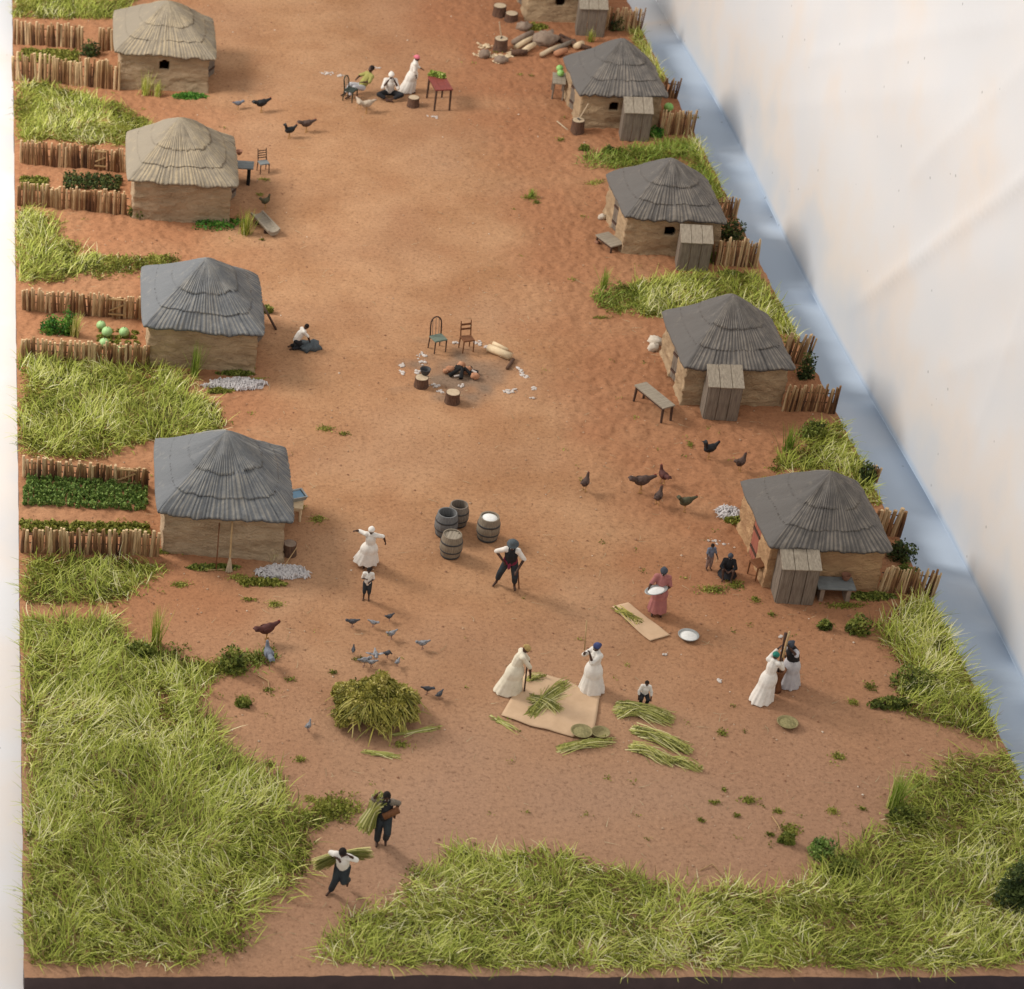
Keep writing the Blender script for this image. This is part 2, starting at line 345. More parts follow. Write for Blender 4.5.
# ------------------------------------------------------------------ the setting: ground, base, backdrop
X0, X1, Y0, Y1 = .80, 26.48, 42.85, 112.0
def ground():
    nx, ny = 420, 900
    xs = np.linspace(0, 1, nx); 
    ys = Y0+(Y1-Y0)*np.linspace(0, 1, ny)**1.25
    XX, YY = np.meshgrid(xs, ys)
    XL = X0+(YY-Y0)*.0024+.035*vn(YY, YY*0, .5, 9); XR = X1+(YY-Y0)*.0008+.04*vn(YY, YY*0, .5, 10)
    X = XL+(XR-XL)*XX
    Yj = YY.copy(); Yj[0, :] += .05*vn(X[0], X[0]*0, .4, 3)
    Z = terr(X, Yj)
    churn = np.clip((np.abs(X-13.5)-3.2+1.5*vn(X, Yj, 3, 5))/3, 0.12, 1)
    fr = np.clip((Yj-57)/5, 0.25, 1)                                # smoother trodden yard at the front
    Z = Z+churn*fr*(.04*vn(X, Yj, .42, 6)+.055*vn(X, Yj, .22, 7)+.055*vn(X, Yj, .13, 17))+.012*vn(X, Yj, .12, 8)
    pale = np.clip((58-Yj)/9, 0, 1)*.8+.5*np.clip(vn(X, Yj, 2.2, 12)+.05, 0, 1)
    path = np.exp(-((X-(8.2+(Yj-43)*.42)-.7)/1.0)**2)*np.clip((52-Yj)/6, 0, 1); pale = np.clip(pale+path*.9, 0, 1)
    rust = np.clip(churn*1.2-.25+.9*vn(X, Yj, 1.3, 14), 0, 1)*.8*np.clip((Yj-50)/8, .25, 1)
    rust = np.clip(rust+.55*np.clip((Yj-86)/8, 0, 1)*np.clip((X-15)/3, 0, 1), 0, 1)
    fp = P(460, 375); d = np.hypot(X-fp.x, (Yj-fp.y)*1.0)
    ash = np.clip(1.25-d/1.6+1.1*vn(X, Yj, .5, 15), 0, 1)*.85
    V = np.stack([X, Yj, Z], -1).reshape(-1, 3)
    i = np.arange(nx*ny).reshape(ny, nx)
    F = np.stack([i[:-1, :-1], i[:-1, 1:], i[1:, 1:], i[1:, :-1]], -1).reshape(-1, 4)
    o = np_mesh('ground', V, F, M['ground'], attr=dict(pale=pale.ravel(), rust=rust.ravel(), ash=ash.ravel()))
    tag(o, kind='structure')
    # side skirt of soil-topped dark base board
    vs = []; fs = []
    rim = [tuple(V[k]) for k in i[0, :]]+[tuple(V[k]) for k in i[1:, -1]]+[tuple(V[k]) for k in i[-1, ::-1][1:]]+[tuple(V[k]) for k in i[::-1, 0][1:-1]]
    n = len(rim)
    for x, y, z in rim: vs.append((x, y, z-.002))
    for x, y, z in rim: vs.append((x, y, -.69))
    for k in range(n): fs.append((k, (k+1) % n, n+(k+1) % n, n+k))
    mb = MB(); mb.add(vs, [tuple(reversed(f)) for f in fs]); o = mb.build('baseboard', M['base_side']); tag(o, kind='structure')
ground()

ZF = -.7
def backdrop():
    a = G(745, 185, ZF); b = G(930, 500, ZF)
    def xw(y): return 28.3+.12*math.sin(y*.23)
    def wallpt(px, py, x):
        d = ray(px, py); t = x/d.x; return d.y*t, CH+d.z*t
    f1 = wallpt(861, 305, 28.4); f2 = wallpt(1024, 178, 28.6)
    ys = np.linspace(30, 135, 520)
    rad = .03
    prof = [(-20+k*1.0, ZF) for k in range(0, 40)]
    rows = []; hs = []
    for y in ys:
        xb = xw(y); row = []
        if y > 96: xb -= .0
        for k in range(30): row.append((-22+(xb-rad+22)*k/29., ZF))
        for k in range(1, 9):
            q = pi/2*k/9; row.append((xb-rad+rad*sin(q), ZF+rad-rad*cos(q)))
        for k in range(0, 110): z = ZF+rad+k*.24; row.append((xb+.03*(z-ZF), z))
        rows.append(row)
    A = np.array(rows); nyy, nk = A.shape[:2]
    Yg = np.repeat(ys[:, None], nk, 1); Xg = A[..., 0]; Zg = A[..., 1]
    w = np.clip((Zg-ZF-.8)/7, 0, 1)**1.2
    und = .5*vn(Yg, Zg*1.2, 7, 21)+.16*vn(Yg+Zg*.6, Zg, 2.6, 22)
    dx, dz = f2[0]-f1[0], f2[1]-f1[1]; Ln = hypot(dx, dz)
    s = ((Yg-f1[0])*dx+(Zg-f1[1])*dz)/Ln; dd = ((Yg-f1[0])*dz-(Zg-f1[1])*dx)/Ln
    ridge = .13*np.exp(-np.abs(dd)/.22)*np.clip((s+4)/4, 0, 1)
    for (ax_, ay_, bx_, by_, amp_) in ((800, 60, 1010, 20, .10), (905, 190, 1024, 60, .10), (740, 110, 960, 90, .06), (930, 380, 1024, 340, .08), (960, 470, 1024, 300, .06)):
        g1 = wallpt(ax_, ay_, 28.5); g2 = wallpt(bx_, by_, 28.6); ux, uz = g2[0]-g1[0], g2[1]-g1[1]; ul = hypot(ux, uz)
        q_ = ((Yg-g1[0])*ux+(Zg-g1[1])*uz)/ul; e_ = ((Yg-g1[0])*uz-(Zg-g1[1])*ux)/ul
        ridge = ridge+.5*amp_*np.exp(-np.abs(e_)/.3)*np.clip(q_/1.5, 0, 1)*np.clip((ul-q_)/1.5+.6, 0, 1)
    Xg = Xg-w*(und*.8+.04*vn(Yg*1.2-Zg*.4, Zg, 1.6, 28))-np.clip((Zg-ZF-.8)/3, 0, 1)*ridge
    nb = (Xg < 30)
    Zg = Zg+np.where(np.arange(nk)[None, :] < 30, .05*vn(Xg, Yg, 1.5, 25), 0)
    V = np.stack([Xg, Yg, Zg], -1).reshape(-1, 3); i = np.arange(nyy*nk).reshape(nyy, nk)
    F = np.stack([i[:-1, :-1], i[:-1, 1:], i[1:, 1:], i[1:, :-1]], -1).reshape(-1, 4)
    m, t, b_ = nt('printed_sky_backdrop_cloth'); L = t.links.new
    g = t.nodes.new('ShaderNodeNewGeometry'); at = t.nodes.new('ShaderNodeAttribute'); at.attribute_name = 'blue'
    n = node(t, 'ShaderNodeTexNoise', Scale=.28, Detail=4, Roughness=.5); L(g.outputs['Position'], n.inputs['Vector'])
    ad = node(t, 'ShaderNodeMath', operation='MULTIPLY_ADD'); L(n.outputs[0], ad.inputs[0]); ad.inputs[1].default_value = .9; ad.inputs[2].default_value = -.45
    ad2 = node(t, 'ShaderNodeMath', operation='ADD'); L(ad.outputs[0], ad2.inputs[0]); L(at.outputs['Fac'], ad2.inputs[1])
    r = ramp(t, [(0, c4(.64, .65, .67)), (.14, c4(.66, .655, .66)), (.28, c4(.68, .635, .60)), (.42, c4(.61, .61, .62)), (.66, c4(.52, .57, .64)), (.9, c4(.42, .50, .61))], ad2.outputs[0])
    vo = node(t, 'ShaderNodeTexVoronoi', Scale=1.1); L(g.outputs['Position'], vo.inputs['Vector'])
    sp = ramp(t, [(.0, c4(.35, .35, .33)), (.045, c4(.5, .5, .5)), (.06, c4(1, 1, 1))], vo.outputs['Distance'])
    mx = t.nodes.new('ShaderNodeMix'); mx.data_type = 'RGBA'; mx.blend_type = 'MULTIPLY'; mx.inputs[0].default_value = .6
    L(r.outputs[0], mx.inputs[6]); L(sp.outputs[0], mx.inputs[7]); L(mx.outputs[2], b_.inputs['Base Color'])
    b_.inputs['Roughness'].default_value = .95; b_.inputs['Specular IOR Level'].default_value = .1
    wv = node(t, 'ShaderNodeTexNoise', Scale=14, Detail=4); L(g.outputs['Position'], wv.inputs['Vector'])
    bp = node(t, 'ShaderNodeBump', Strength=.12, Distance=.02); L(wv.outputs[0], bp.inputs['Height']); L(bp.outputs[0], b_.inputs['Normal'])
    hh = np.maximum(Zg-ZF, 0)
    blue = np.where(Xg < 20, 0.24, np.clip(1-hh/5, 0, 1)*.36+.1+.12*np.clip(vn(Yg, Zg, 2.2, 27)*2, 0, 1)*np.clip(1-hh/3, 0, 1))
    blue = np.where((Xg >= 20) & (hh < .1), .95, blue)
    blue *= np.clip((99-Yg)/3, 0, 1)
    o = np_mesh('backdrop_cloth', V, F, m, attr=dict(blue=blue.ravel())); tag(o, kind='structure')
backdrop()

# ------------------------------------------------------------------ vegetation generators
def poly_pts(poly, dens):
    pts = np.array([[P(*p).x, P(*p).y] for p in poly]); mn = pts.min(0); mxx = pts.max(0)
    n = int((mxx[0]-mn[0])*(mxx[1]-mn[1])*dens); q = mn+RNG.random((n, 2))*(mxx-mn)
    j = q+np.stack([vn(q[:, 0], q[:, 1], .8, 31), vn(q[:, 0], q[:, 1], .8, 32)], -1)*.6+RNG.normal(0, .16, (n, 2))
    ins = np.zeros(n, bool); k = len(pts)
    for a in range(k):
        x1, y1 = pts[a]; x2, y2 = pts[(a+1) % k]
        c = ((y1 > j[:, 1]) != (y2 > j[:, 1])) & (j[:, 0] < (x2-x1)*(j[:, 1]-y1)/(y2-y1+1e-9)+x1)
        ins ^= c
    q = q[ins]
    q = q[(q[:, 0] > X0+.12) & (q[:, 0] < X1-.03) & (q[:, 1] > Y0+.3)]
    return q
def blades(q, Lmin, Lmax, w, lean=.9, coh=.7, segs=4, seed=0, z0=None, droop=.5):
    n = len(q); base = np.stack([q[:, 0], q[:, 1], terr(q[:, 0], q[:, 1])-.02 if z0 is None else z0], -1)
    az = (vn(q[:, 0], q[:, 1], 1.3, 41+seed)*2*pi*2)*coh+RNG.normal(0, 1.1, n)
    Ln = Lmin+(Lmax-Lmin)*RNG.random(n)**1.5
    tl = np.clip(lean+RNG.normal(0, .3, n), .05, 1.45)
    bend = RNG.normal(droop, .35, n); sideb = RNG.normal(0, .5, n)
    V = np.zeros((n, segs+1, 2, 3)); p = base.copy(); ww = w*(.7+.6*RNG.random(n))
    for s_ in range(segs+1):
        f = s_/segs
        ang = np.clip(tl+bend*f, -.2, 1.62); aa = az+sideb*f
        d = np.stack([np.sin(ang)*np.cos(aa), np.sin(ang)*np.sin(aa), np.cos(ang)], -1)
        sd = np.stack([-np.sin(aa), np.cos(aa), np.zeros(n)], -1)
        tw = RNG.random(n)*0
        wk = (ww*(1-f**1.6*.85)/2)[:, None]
        V[:, s_, 0] = p-sd*wk; V[:, s_, 1] = p+sd*wk
        p = p+d*(Ln/segs)[:, None]
    idx = np.arange(n*(segs+1)*2).reshape(n, segs+1, 2)
    F = np.stack([idx[:, :-1, 0], idx[:, :-1, 1], idx[:, 1:, 1], idx[:, 1:, 0]], -1).reshape(-1, 4)
    rn = np.clip(.5+.6*vn(q[:, 0], q[:, 1], 1.1, 51)+RNG.normal(0, .27, n), 0, 1)
    rn = np.repeat(rn, (segs+1)*2)
    return V.reshape(-1, 3), F, rn
def flakes(c, size, rnd=None, flat=.0):
    """small random leaf quads at centres c (n,3)"""
    n = len(c); a = RNG.normal(size=(n, 3)); a[:, 2] *= (1-flat); a /= np.linalg.norm(a, axis=1)[:, None]
    b = np.cross(a, RNG.normal(size=(n, 3))); b /= np.linalg.norm(b, axis=1)[:, None]
    s1 = (size*(.6+.8*RNG.random(n)))[:, None]; s2 = s1*.5
    V = np.stack([c-a*s1, c-b*s2+a*s1*.1, c+a*s1, c+b*s2+a*s1*.1], 1).reshape(-1, 3)
    F = np.arange(n*4).reshape(n, 4)
    if rnd is None: rnd = RNG.random(n)
    return V, F, np.repeat(rnd, 4)
def join(parts):
    V = []; F = []; A = []; k = 0
    for v, f, a in parts: V.append(v); F.append(f+k); A.append(a); k += len(v)
    return np.concatenate(V), np.concatenate(F), np.concatenate(A)
def clump_pts(x, y, rx, ry, h, n):
    u = RNG.normal(size=(n, 3)); u /= np.linalg.norm(u, axis=1)[:, None]; r = RNG.random(n)**.4
    lump = 1+.5*vn(u[:, 0]*3+x*3, u[:, 1]*3+y*3, 1, 61)
    z = terr(x, y)
    return np.stack([x+u[:, 0]*rx*r*lump, y+u[:, 1]*ry*r*lump, z+np.abs(u[:, 2])*h*r*lump], -1)
def patch(name, label, poly, dens=200, L=(.3, .75), w=.03, mt='grass', lean=.8, moss=60, seed=0, edge=None, mosscol='moss'):
    q = poly_pts(poly, dens*1.25); V, F, a = blades(q, L[0]*.75, L[1]*.88, w*.95, lean, seed=seed)
    o = np_mesh(name, V, F, M[mt], attr=dict(rnd=a), smooth=False); tag(o, label, 'grass', None, 'stuff')
    if moss:
        q = poly_pts(poly, moss*2); keep = vn(q[:, 0], q[:, 1], .7, 71)+.3*RNG.random(len(q)) > -.18; q = q[keep]
        mb = []
        for x, y in q[:4000]:
            c = clump_pts(x, y, .14, .14, .16, 9); mb.append(c)
        c = np.concatenate(mb); rn = np.clip(.45+.9*vn(c[:, 0], c[:, 1], .6, 72)+RNG.normal(0, .2, len(c)), 0, 1)
        V, F, a = flakes(c, .04, rn)
        o = np_mesh('ground_cover', V, F, M[mosscol], attr=dict(rnd=a), smooth=False); tag(o, 'dark mossy ground cover under '+label, 'ground cover', None, 'stuff')

patch('grass', 'yellow-green grass behind the rear left fence at the top left corner', [(14, -40), (140, -40), (128, 0), (118, 12), (100, 20), (60, 18), (12, 16)], 150, (.3, .7), seed=1)
patch('grass', 'grass patch between the topmost left hut and the second left hut', [(14, 84), (55, 84), (88, 98), (115, 108), (146, 120), (150, 128), (126, 138), (124, 147), (16, 140)], 190, (.3, .7), seed=2)
patch('grass', 'grass patch at the left edge behind the melon garden', [(18, 208), (50, 216), (62, 240), (82, 256), (110, 262), (88, 276), (60, 282), (18, 284)], 190, (.3, .75), seed=3)
patch('grass', 'long grass between the two lower left huts', [(20, 358), (150, 370), (185, 378), (190, 392), (215, 410), (232, 424), (215, 430), (152, 440), (120, 452), (90, 458), (20, 455)], 210, (.35, .85), seed=4)
patch('grass', 'grass strip in front of the lowest left garden fence', [(22, 558), (120, 560), (165, 570), (152, 586), (110, 604), (22, 604)], 190, (.3, .75), seed=5)
patch('grass', 'large field of long grass in the lower left corner', [(22, 618), (110, 622), (150, 662), (188, 674), (205, 702), (212, 740), (262, 775), (312, 828), (314, 850), (285, 885), (246, 930), (214, 962), (22, 965)], 240, (.35, .9), seed=6, moss=45)
patch('grass', 'long matted grass along the front edge to the right of the path', [(318, 968), (330, 940), (372, 905), (410, 875), (450, 858), (520, 850), (570, 862), (640, 884), (720, 896), (790, 890), (830, 865), (890, 825), (905, 800), (935, 770), (985, 756), (1020, 750), (1100, 800), (1100, 972)], 250, (.3, .8), seed=7, moss=75, lean=1.0)
patch('grass', 'long pale grass leaning right below the lowest right hut', [(880, 625), (905, 600), (936, 600), (962, 645), (1008, 742), (960, 733), (915, 715), (900, 705), (905, 670), (885, 645)], 260, (.35, .9), seed=8, moss=40)
patch('grass', 'yellowish grass between the two lowest right huts', [(790, 455), (805, 432), (838, 420), (865, 455), (884, 505), (870, 505), (845, 480), (820, 470), (780, 472)], 240, (.3, .75), seed=9, moss=50)
patch('grass', 'grass strip between the third and fourth right huts', [(630, 285), (700, 274), (756, 274), (805, 340), (790, 345), (760, 310), (700, 310), (640, 315)], 240, (.3, .75), seed=10, moss=70)
patch('grass', 'bright green grass fringe at the left end of the strip between right huts', [(590, 292), (640, 284), (680, 305), (660, 316), (618, 316)], 260, (.2, .5), mt='grass_lush', seed=11, moss=50)
patch('grass', 'grass strip between the second and third right huts', [(575, 162), (620, 150), (690, 140), (722, 198), (710, 198), (690, 160), (640, 166)], 220, (.3, .65), mt='grass_lush', seed=12, moss=60)
patch('grass', 'pale grass at the board edge between the third right hut and its fence', [(688, 140), (700, 140), (728, 200), (715, 203)], 260, (.35, .7), seed=13, moss=20)
patch('grass', 'pale grass at the board edge beside the second right hut', [(630, 30), (645, 32), (674, 82), (660, 84), (640, 55)], 240, (.35, .75), seed=14, moss=20)
patch('grass', 'short bright grass spreading from the big left field toward the guinea fowl', [(120, 640), (175, 655), (210, 664), (255, 654), (278, 655), (262, 668), (215, 676), (190, 684), (150, 680)], 220, (.15, .4), mt='grass_lush', seed=15, moss=90)
patch('grass', 'small dark green grass tongue beside the two sheaf carriers', [(318, 806), (340, 798), (362, 794), (352, 808), (332, 820), (318, 830), (300, 826)], 200, (.1, .25), mt='grass_lush', seed=16, moss=130)
patch('grass', 'low grass and weeds behind the third left hut', [(60, 262), (120, 256), (178, 256), (165, 268), (130, 276), (100, 280)], 60, (.15, .3), seed=17, moss=90)

# scattered loose moss and stones as uncountable stuff
def scatter_moss():
    spots = [(529, 198, 8, 3), (536, 203, 5, 3), (592, 184, 7, 3), (600, 182, 5, 3), (325, 429, 9, 3), (344, 434, 6, 2), (318, 520, 8, 4), (300, 508, 5, 2), (715, 803, 6, 2), (748, 801, 9, 3), (737, 816, 4, 2), (701, 821, 4, 2), (724, 790, 3, 2), (778, 812, 5, 2), (833, 812, 6, 3), (862, 809, 4, 2), (838, 757, 7, 4), (853, 703, 6, 3), (870, 687, 6, 4), (722, 733, 5, 3), (395, 700, 4, 2), (360, 660, 7, 2), (333, 673, 4, 2), (290, 680, 5, 2), (268, 690, 6, 2), (243, 700, 8, 4), (235, 672, 12, 5), (205, 668, 10, 5), (180, 585, 10, 3), (250, 600, 8, 2), (275, 605, 8, 3), (712, 590, 16, 4), (755, 600, 5, 3), (772, 615, 4, 2), (735, 585, 10, 4), (625, 612, 3, 1), (690, 445, 3, 3), (775, 470, 8, 3), (787, 465, 12, 5), (765, 480, 6, 3), (572, 280, 4, 2), (600, 318, 8, 2), (270, 575, 12, 3), (240, 578, 12, 3), (215, 392, 10, 2), (255, 380, 10, 2), (190, 366, 8, 3), (497, 52, 5, 2), (520, 75, 3, 1), (532, 76, 3, 1), (620, 150, 6, 2), (560, 140, 4, 2), (262, 240, 3, 1), (242, 165, 8, 2), (264, 180, 6, 2), (260, 195, 4, 2), (110, 562, 30, 4), (145, 568, 20, 4), (160, 552, 16, 3), (690, 118, 10, 3), (700, 262, 8, 3), (790, 830, 10, 5), (770, 835, 5, 2), (310, 800, 6, 3), (330, 800, 5, 2), (300, 760, 6, 3), (270, 765, 6, 3), (450, 403, 3, 2), (845, 606, 20, 3), (825, 625, 7, 4), (400, 745, 8, 3), (400, 690, 4, 2)]
    C = []
    for px, py, rx, ry in spots:
        p = P(px, py); s = PM(py)
        n = int(20+rx*ry*6)
        u = RNG.normal(0, .5, n)*rx/s; v = RNG.normal(0, .5, n)*ry/(s*.58)
        x = p.x+u; y = p.y+v; C.append(np.stack([x, y, terr(x, y)+RNG.random(n)*.06], -1))
    for _ in range(230):
        p = P(random.uniform(40, 900), random.uniform(60, 850))
        if not (10 < p.x < 17.5 and p.y > 58) and X0+.3 < p.x < 26:
            n = random.randint(5, 16); x = p.x+RNG.normal(0, .06, n); y = p.y+RNG.normal(0, .06, n); C.append(np.stack([x, y, terr(x, y)+RNG.random(n)*.05], -1))
    c = np.concatenate(C); rn = np.clip(.5+.9*vn(c[:, 0], c[:, 1], .6, 72)+RNG.normal(0, .25, len(c)), 0, 1)
    V, F, a = flakes(c, .032, rn); o = np_mesh('moss', V, F, M['moss'], attr=dict(rnd=a), smooth=False)
    tag(o, 'tiny scattered flecks and pads of green moss on bare soil', 'moss', None, 'stuff')
    # gravel
    n = 9500; V = []; F = []; A = []; k = 0
    ico = np.array([(1, 0, 0), (-1, 0, 0), (0, 1, 0), (0, -1, 0), (0, 0, 1), (0, 0, -1)], float)
    tri = np.array([(0, 2, 4), (2, 1, 4), (1, 3, 4), (3, 0, 4), (2, 0, 5), (1, 2, 5), (3, 1, 5), (0, 3, 5)])
    x = X0+.2+(X1-X0-.4)*RNG.random(n); y = Y0+.3+(Y1-Y0-10)*RNG.random(n)
    keep = (np.abs(x-13.5) > 2.5) | (RNG.random(n) < .35); x = x[keep]; y = y[keep]; n = len(x)
    s = .012+.03*RNG.random(n)**4
    for i in range(n):
        v = ico*s[i]*(1+.6*(RNG.random((6, 3))-.5)); v[:, 2] *= .7
        V.append(v+np.array([x[i], y[i], float(terr(x[i], y[i]))+s[i]*.4])); F.append(tri+k); A.append(np.full(6, RNG.random())); k += 6
    m = leafmat('pebbles', [(0, c4(.25, .12, .07)), (.6, c4(.42, .25, .15)), (.93, c4(.5, .36, .25)), (1, c4(.7, .62, .52))], .9, 0)
    o = np_mesh('gravel', np.concatenate(V), np.concatenate(F), m, attr=dict(rnd=np.concatenate(A)), smooth=False)
    tag(o, 'fine grit and pebbles strewn over the red soil', 'gravel', None, 'stuff')
scatter_moss()
def litter():
    n = 900; q = np.stack([X0+.4+(X1-X0-.8)*RNG.random(n), Y0+.6+(50-0)*RNG.random(n)**1.3], -1)
    keep = (np.abs(q[:, 0]-13) > 2) | (RNG.random(n) < .4); q = q[keep]
    V, F, a = blades(q, .12, .45, .014, 1.45, 0, 4, 5, droop=.12)
    z = terr(V[:, 0], V[:, 1]); V[:, 2] = np.clip(V[:, 2], z+.03, z+.06)
    o = np_mesh('dry_litter', V, F, M['fibre'], attr=dict(rnd=a), smooth=False); tag(o, 'loose dry straw fibres strewn over the bare soil', 'litter', None, 'stuff')
litter()

# crop areas and shrubs: each a thing
def shrub(px, py, rx, h, label, mt='shrub', n=None, ry=None, name='shrub', cat='shrub', group=None, leaf=.055):
    p = P(px, py); s = PM(py); r = rx/s; hh = h/s/.82; ryy = (ry/s/.6) if ry else r*.8
    root = empty(name, p, 0, label, cat, group)
    c = clump_pts(0, 0, r, ryy, hh, n or int(500+r*r*900)); c[:, 2] -= terr(0, 0)
    rn = np.clip(.45+1.0*vn(c[:, 0]*2+p.x, c[:, 1]*2+c[:, 2]*3+p.y, .35, 73)+RNG.normal(0, .2, len(c)), 0, 1)
    V, F, a = flakes(c, leaf, rn); np_mesh('foliage', V, F, M[mt], root, attr=dict(rnd=a), smooth=False)
    mb = MB()
    for k in range(5):
        q = 2*pi*k/5+random.random(); mb.tube([(0, 0, -.03), (cos(q)*r*.3, sin(q)*ryy*.3, hh*.5), (cos(q)*r*.6, sin(q)*ryy*.6, hh*.75)], [.02, .014, .006], 5)
    mb.build('stem', M['bark'], root)
    return root
shrub(90, 55, 10, 12, 'dark green bush between the two fences of the topmost left garden', 'dark_leaf')
shrub(140, 215, 13, 11, 'dark green bush at the left corner of the second left hut')
shrub(68, 334, 8, 22, 'leafy bright green bush behind the front fence of the melon garden', 'bright_leaf')
shrub(52, 332, 13, 14, 'low leafy green bush at the left of the melon garden', 'bright_leaf')
shrub(232, 668, 16, 22, 'dark olive bush at the tip of the grass left of the guinea fowl', 'shrub')
shrub(243, 705, 8, 6, 'small low bush on bare soil below the dark olive bush', 'shrub')
shrub(140, 655, 14, 12, 'dark clumpy bush on the right rim of the large left field', 'shrub')
shrub(858, 632, 13, 16, 'bushy green shrub below the lowest right fence', 'shrub')
shrub(824, 628, 7, 7, 'small round green bush left of the bushy shrub below the right fence', 'shrub')
shrub(912, 685, 22, 18, 'olive bush low in the grass below the lowest right hut', 'shrub', ry=14)
shrub(890, 706, 22, 8, 'flat green bush at the bottom tip of the pale leaning grass', 'shrub', ry=6)
shrub(812, 436, 14, 16, 'dark green bush in front of the fence of the fourth right hut', 'shrub')
shrub(866, 480, 10, 16, 'dark tangled bush with twigs at the board edge behind the lowest right hut', 'dark_leaf')
shrub(805, 378, 9, 24, 'dark green plant behind the fence right of the fourth hut', 'dark_leaf')
shrub(730, 238, 14, 18, 'dark green bush behind the front fence of the third right hut', 'dark_leaf')
shrub(710, 262, 6, 10, 'small dark bush between wooden shed and fence at the third right hut', 'shrub')
shrub(655, 136, 8, 8, 'bright green low bush beside the shed of the second right hut', 'bright_leaf')
shrub(900, 557, 16, 14, 'dark leafy bush in the garden right of the lowest right hut', 'dark_leaf', ry=9)
shrub(905, 575, 14, 8, 'lower green bush just behind the lowest right fence', 'shrub')
shrub(615, 29, 10, 12, 'dark bush behind the fence of the topmost right hut', 'dark_leaf')
shrub(820, 855, 14, 18, 'green bush on the edge of the front grass near the bare yard', 'crop', ry=8)
shrub(842, 872, 16, 14, 'olive bush just below the green bush in the front grass', 'shrub', ry=8)
shrub(905, 820, 20, 14, 'dark green bush behind the tall grass tuft on the front grass rim', 'shrub', ry=9)
shrub(1016, 905, 24, 50, 'large dark shrub cut by the right edge of the picture', 'dark_leaf', n=2600)
shrub(786, 842, 8, 9, 'tiny weedy bush with dry stalks on the bare yard', 'shrub')
shrub(584, 150, 5, 5, 'small green cushion plant below the stump at the second right hut', 'shrub')
shrub(608, 152, 6, 5, 'green cushion plant at the left end of the strip below the second right hut', 'shrub')

def crop_rows(name, label, poly, rows, per, mt, h=.2, r=.13, leaf=.05, ferny=False):
    a, b, c, d = [P(*p) for p in poly]      # near-left, near-right, far-right, far-left
    root = empty(name, (a+b+c+d)/4, 0, label, 'crop')
    for i in range(rows):
        C = []
        for j in range(per):
            f = (j+.5)/per; g = (i+.5)/rows
            p = (a.lerp(b, f)).lerp(d.lerp(c, f), g)+Vector((random.uniform(-.05, .05), random.uniform(-.05, .05), 0))
            cc = clump_pts(p.x, p.y, r, r, h*random.uniform(.8, 1.2), 110); C.append(cc)
        c_ = np.concatenate(C)-np.array(root.location)
        V, F, at = flakes(c_, leaf); np_mesh('plant_row', V, F, M[mt], root, attr=dict(rnd=at), smooth=False)
    return root
crop_rows('cabbage_rows', 'rows of dark rounded plants in the garden behind the second left hut fence', [(62, 190), (120, 192), (121, 178), (64, 176)], 3, 8, 'dark_leaf', .3, .17)
crop_rows('herb_bed', 'small yellow-green bed at the left of the second left garden', [(20, 190), (48, 191), (48, 178), (20, 177)], 3, 6, 'moss', .15, .14)
crop_rows('bean_rows', 'wide bed of bright ferny green crops in the lowest left garden', [(22, 506), (147, 512), (147, 484), (26, 478)], 6, 26, 'crop', .22, .075, .045)
crop_rows('weed_bed', 'thin olive row of plants behind the front fence of the lowest left garden', [(22, 532), (148, 536), (148, 526), (22, 522)], 2, 24, 'moss', .18, .13)
crop_rows('leafy_bed', 'low yellow-green leafy bed in the topmost left garden', [(20, 62), (78, 64), (78, 52), (22, 50)], 3, 12, 'moss', .2, .17)
crop_rows('vine_bed', 'sparse olive melon vines on the soil of the third left garden', [(95, 350), (140, 352), (138, 330), (98, 328)], 4, 5, 'moss', .06, .12)

def tuft(px, py, wpx, hpx, label, mt='grass_lush', n=90):
    p = P(px, py); s = PM(py); r = wpx/s; h = hpx/s/.82
    q = np.stack([p.x+RNG.normal(0, r*.35, n), p.y+RNG.normal(0, r*.35, n)], -1)
    V, F, a = blades(q, h*.6, h*1.1, .022, .1, .1, 4, 3, droop=.1)
    V = V-np.array(p); o = np_mesh('grass_tuft', V, F, M[mt], attr=dict(rnd=a), smooth=False); o.location = p
    tag(o, label, 'grass tuft', 'tall grass tufts')
tuft(145, 94, 7, 20, 'tall pale grass tuft in front of the topmost left hut wall', 'grass')
tuft(157, 96, 5, 14, 'shorter grass tuft right of the tall one at the topmost left hut', 'grass')
tuft(245, 234, 7, 22, 'tall yellow-green tuft left of the trough at the second left hut', 'grass')
tuft(74, 336, 5, 22, 'upright pale tuft beside the leafy bush in the melon garden', 'grass')
tuft(195, 376, 5, 32, 'tall thin green tuft against the third left hut wall')
tuft(155, 644, 7, 40, 'tall thin pale tuft rising from the rim of the large left field', 'grass')
tuft(603, 288, 4, 20, 'slim upright tuft at the left end of the right grass strip')
tuft(788, 452, 7, 28, 'upright bright green tuft below the shed of the fourth right hut')
tuft(893, 808, 9, 42, 'tall bright tuft on the rim of the front grass', n=140)
tuft(273, 560, 5, 12, 'small yellow tuft at the right corner of the lowest left hut', 'grass')
tuft(590, 62-20, 4, 12, 'small yellow tuft below the shed of the topmost right hut', 'grass')
tuft(531, 197, 4, 8, 'tiny leafy tuft alone on the bare soil left of the third right hut')

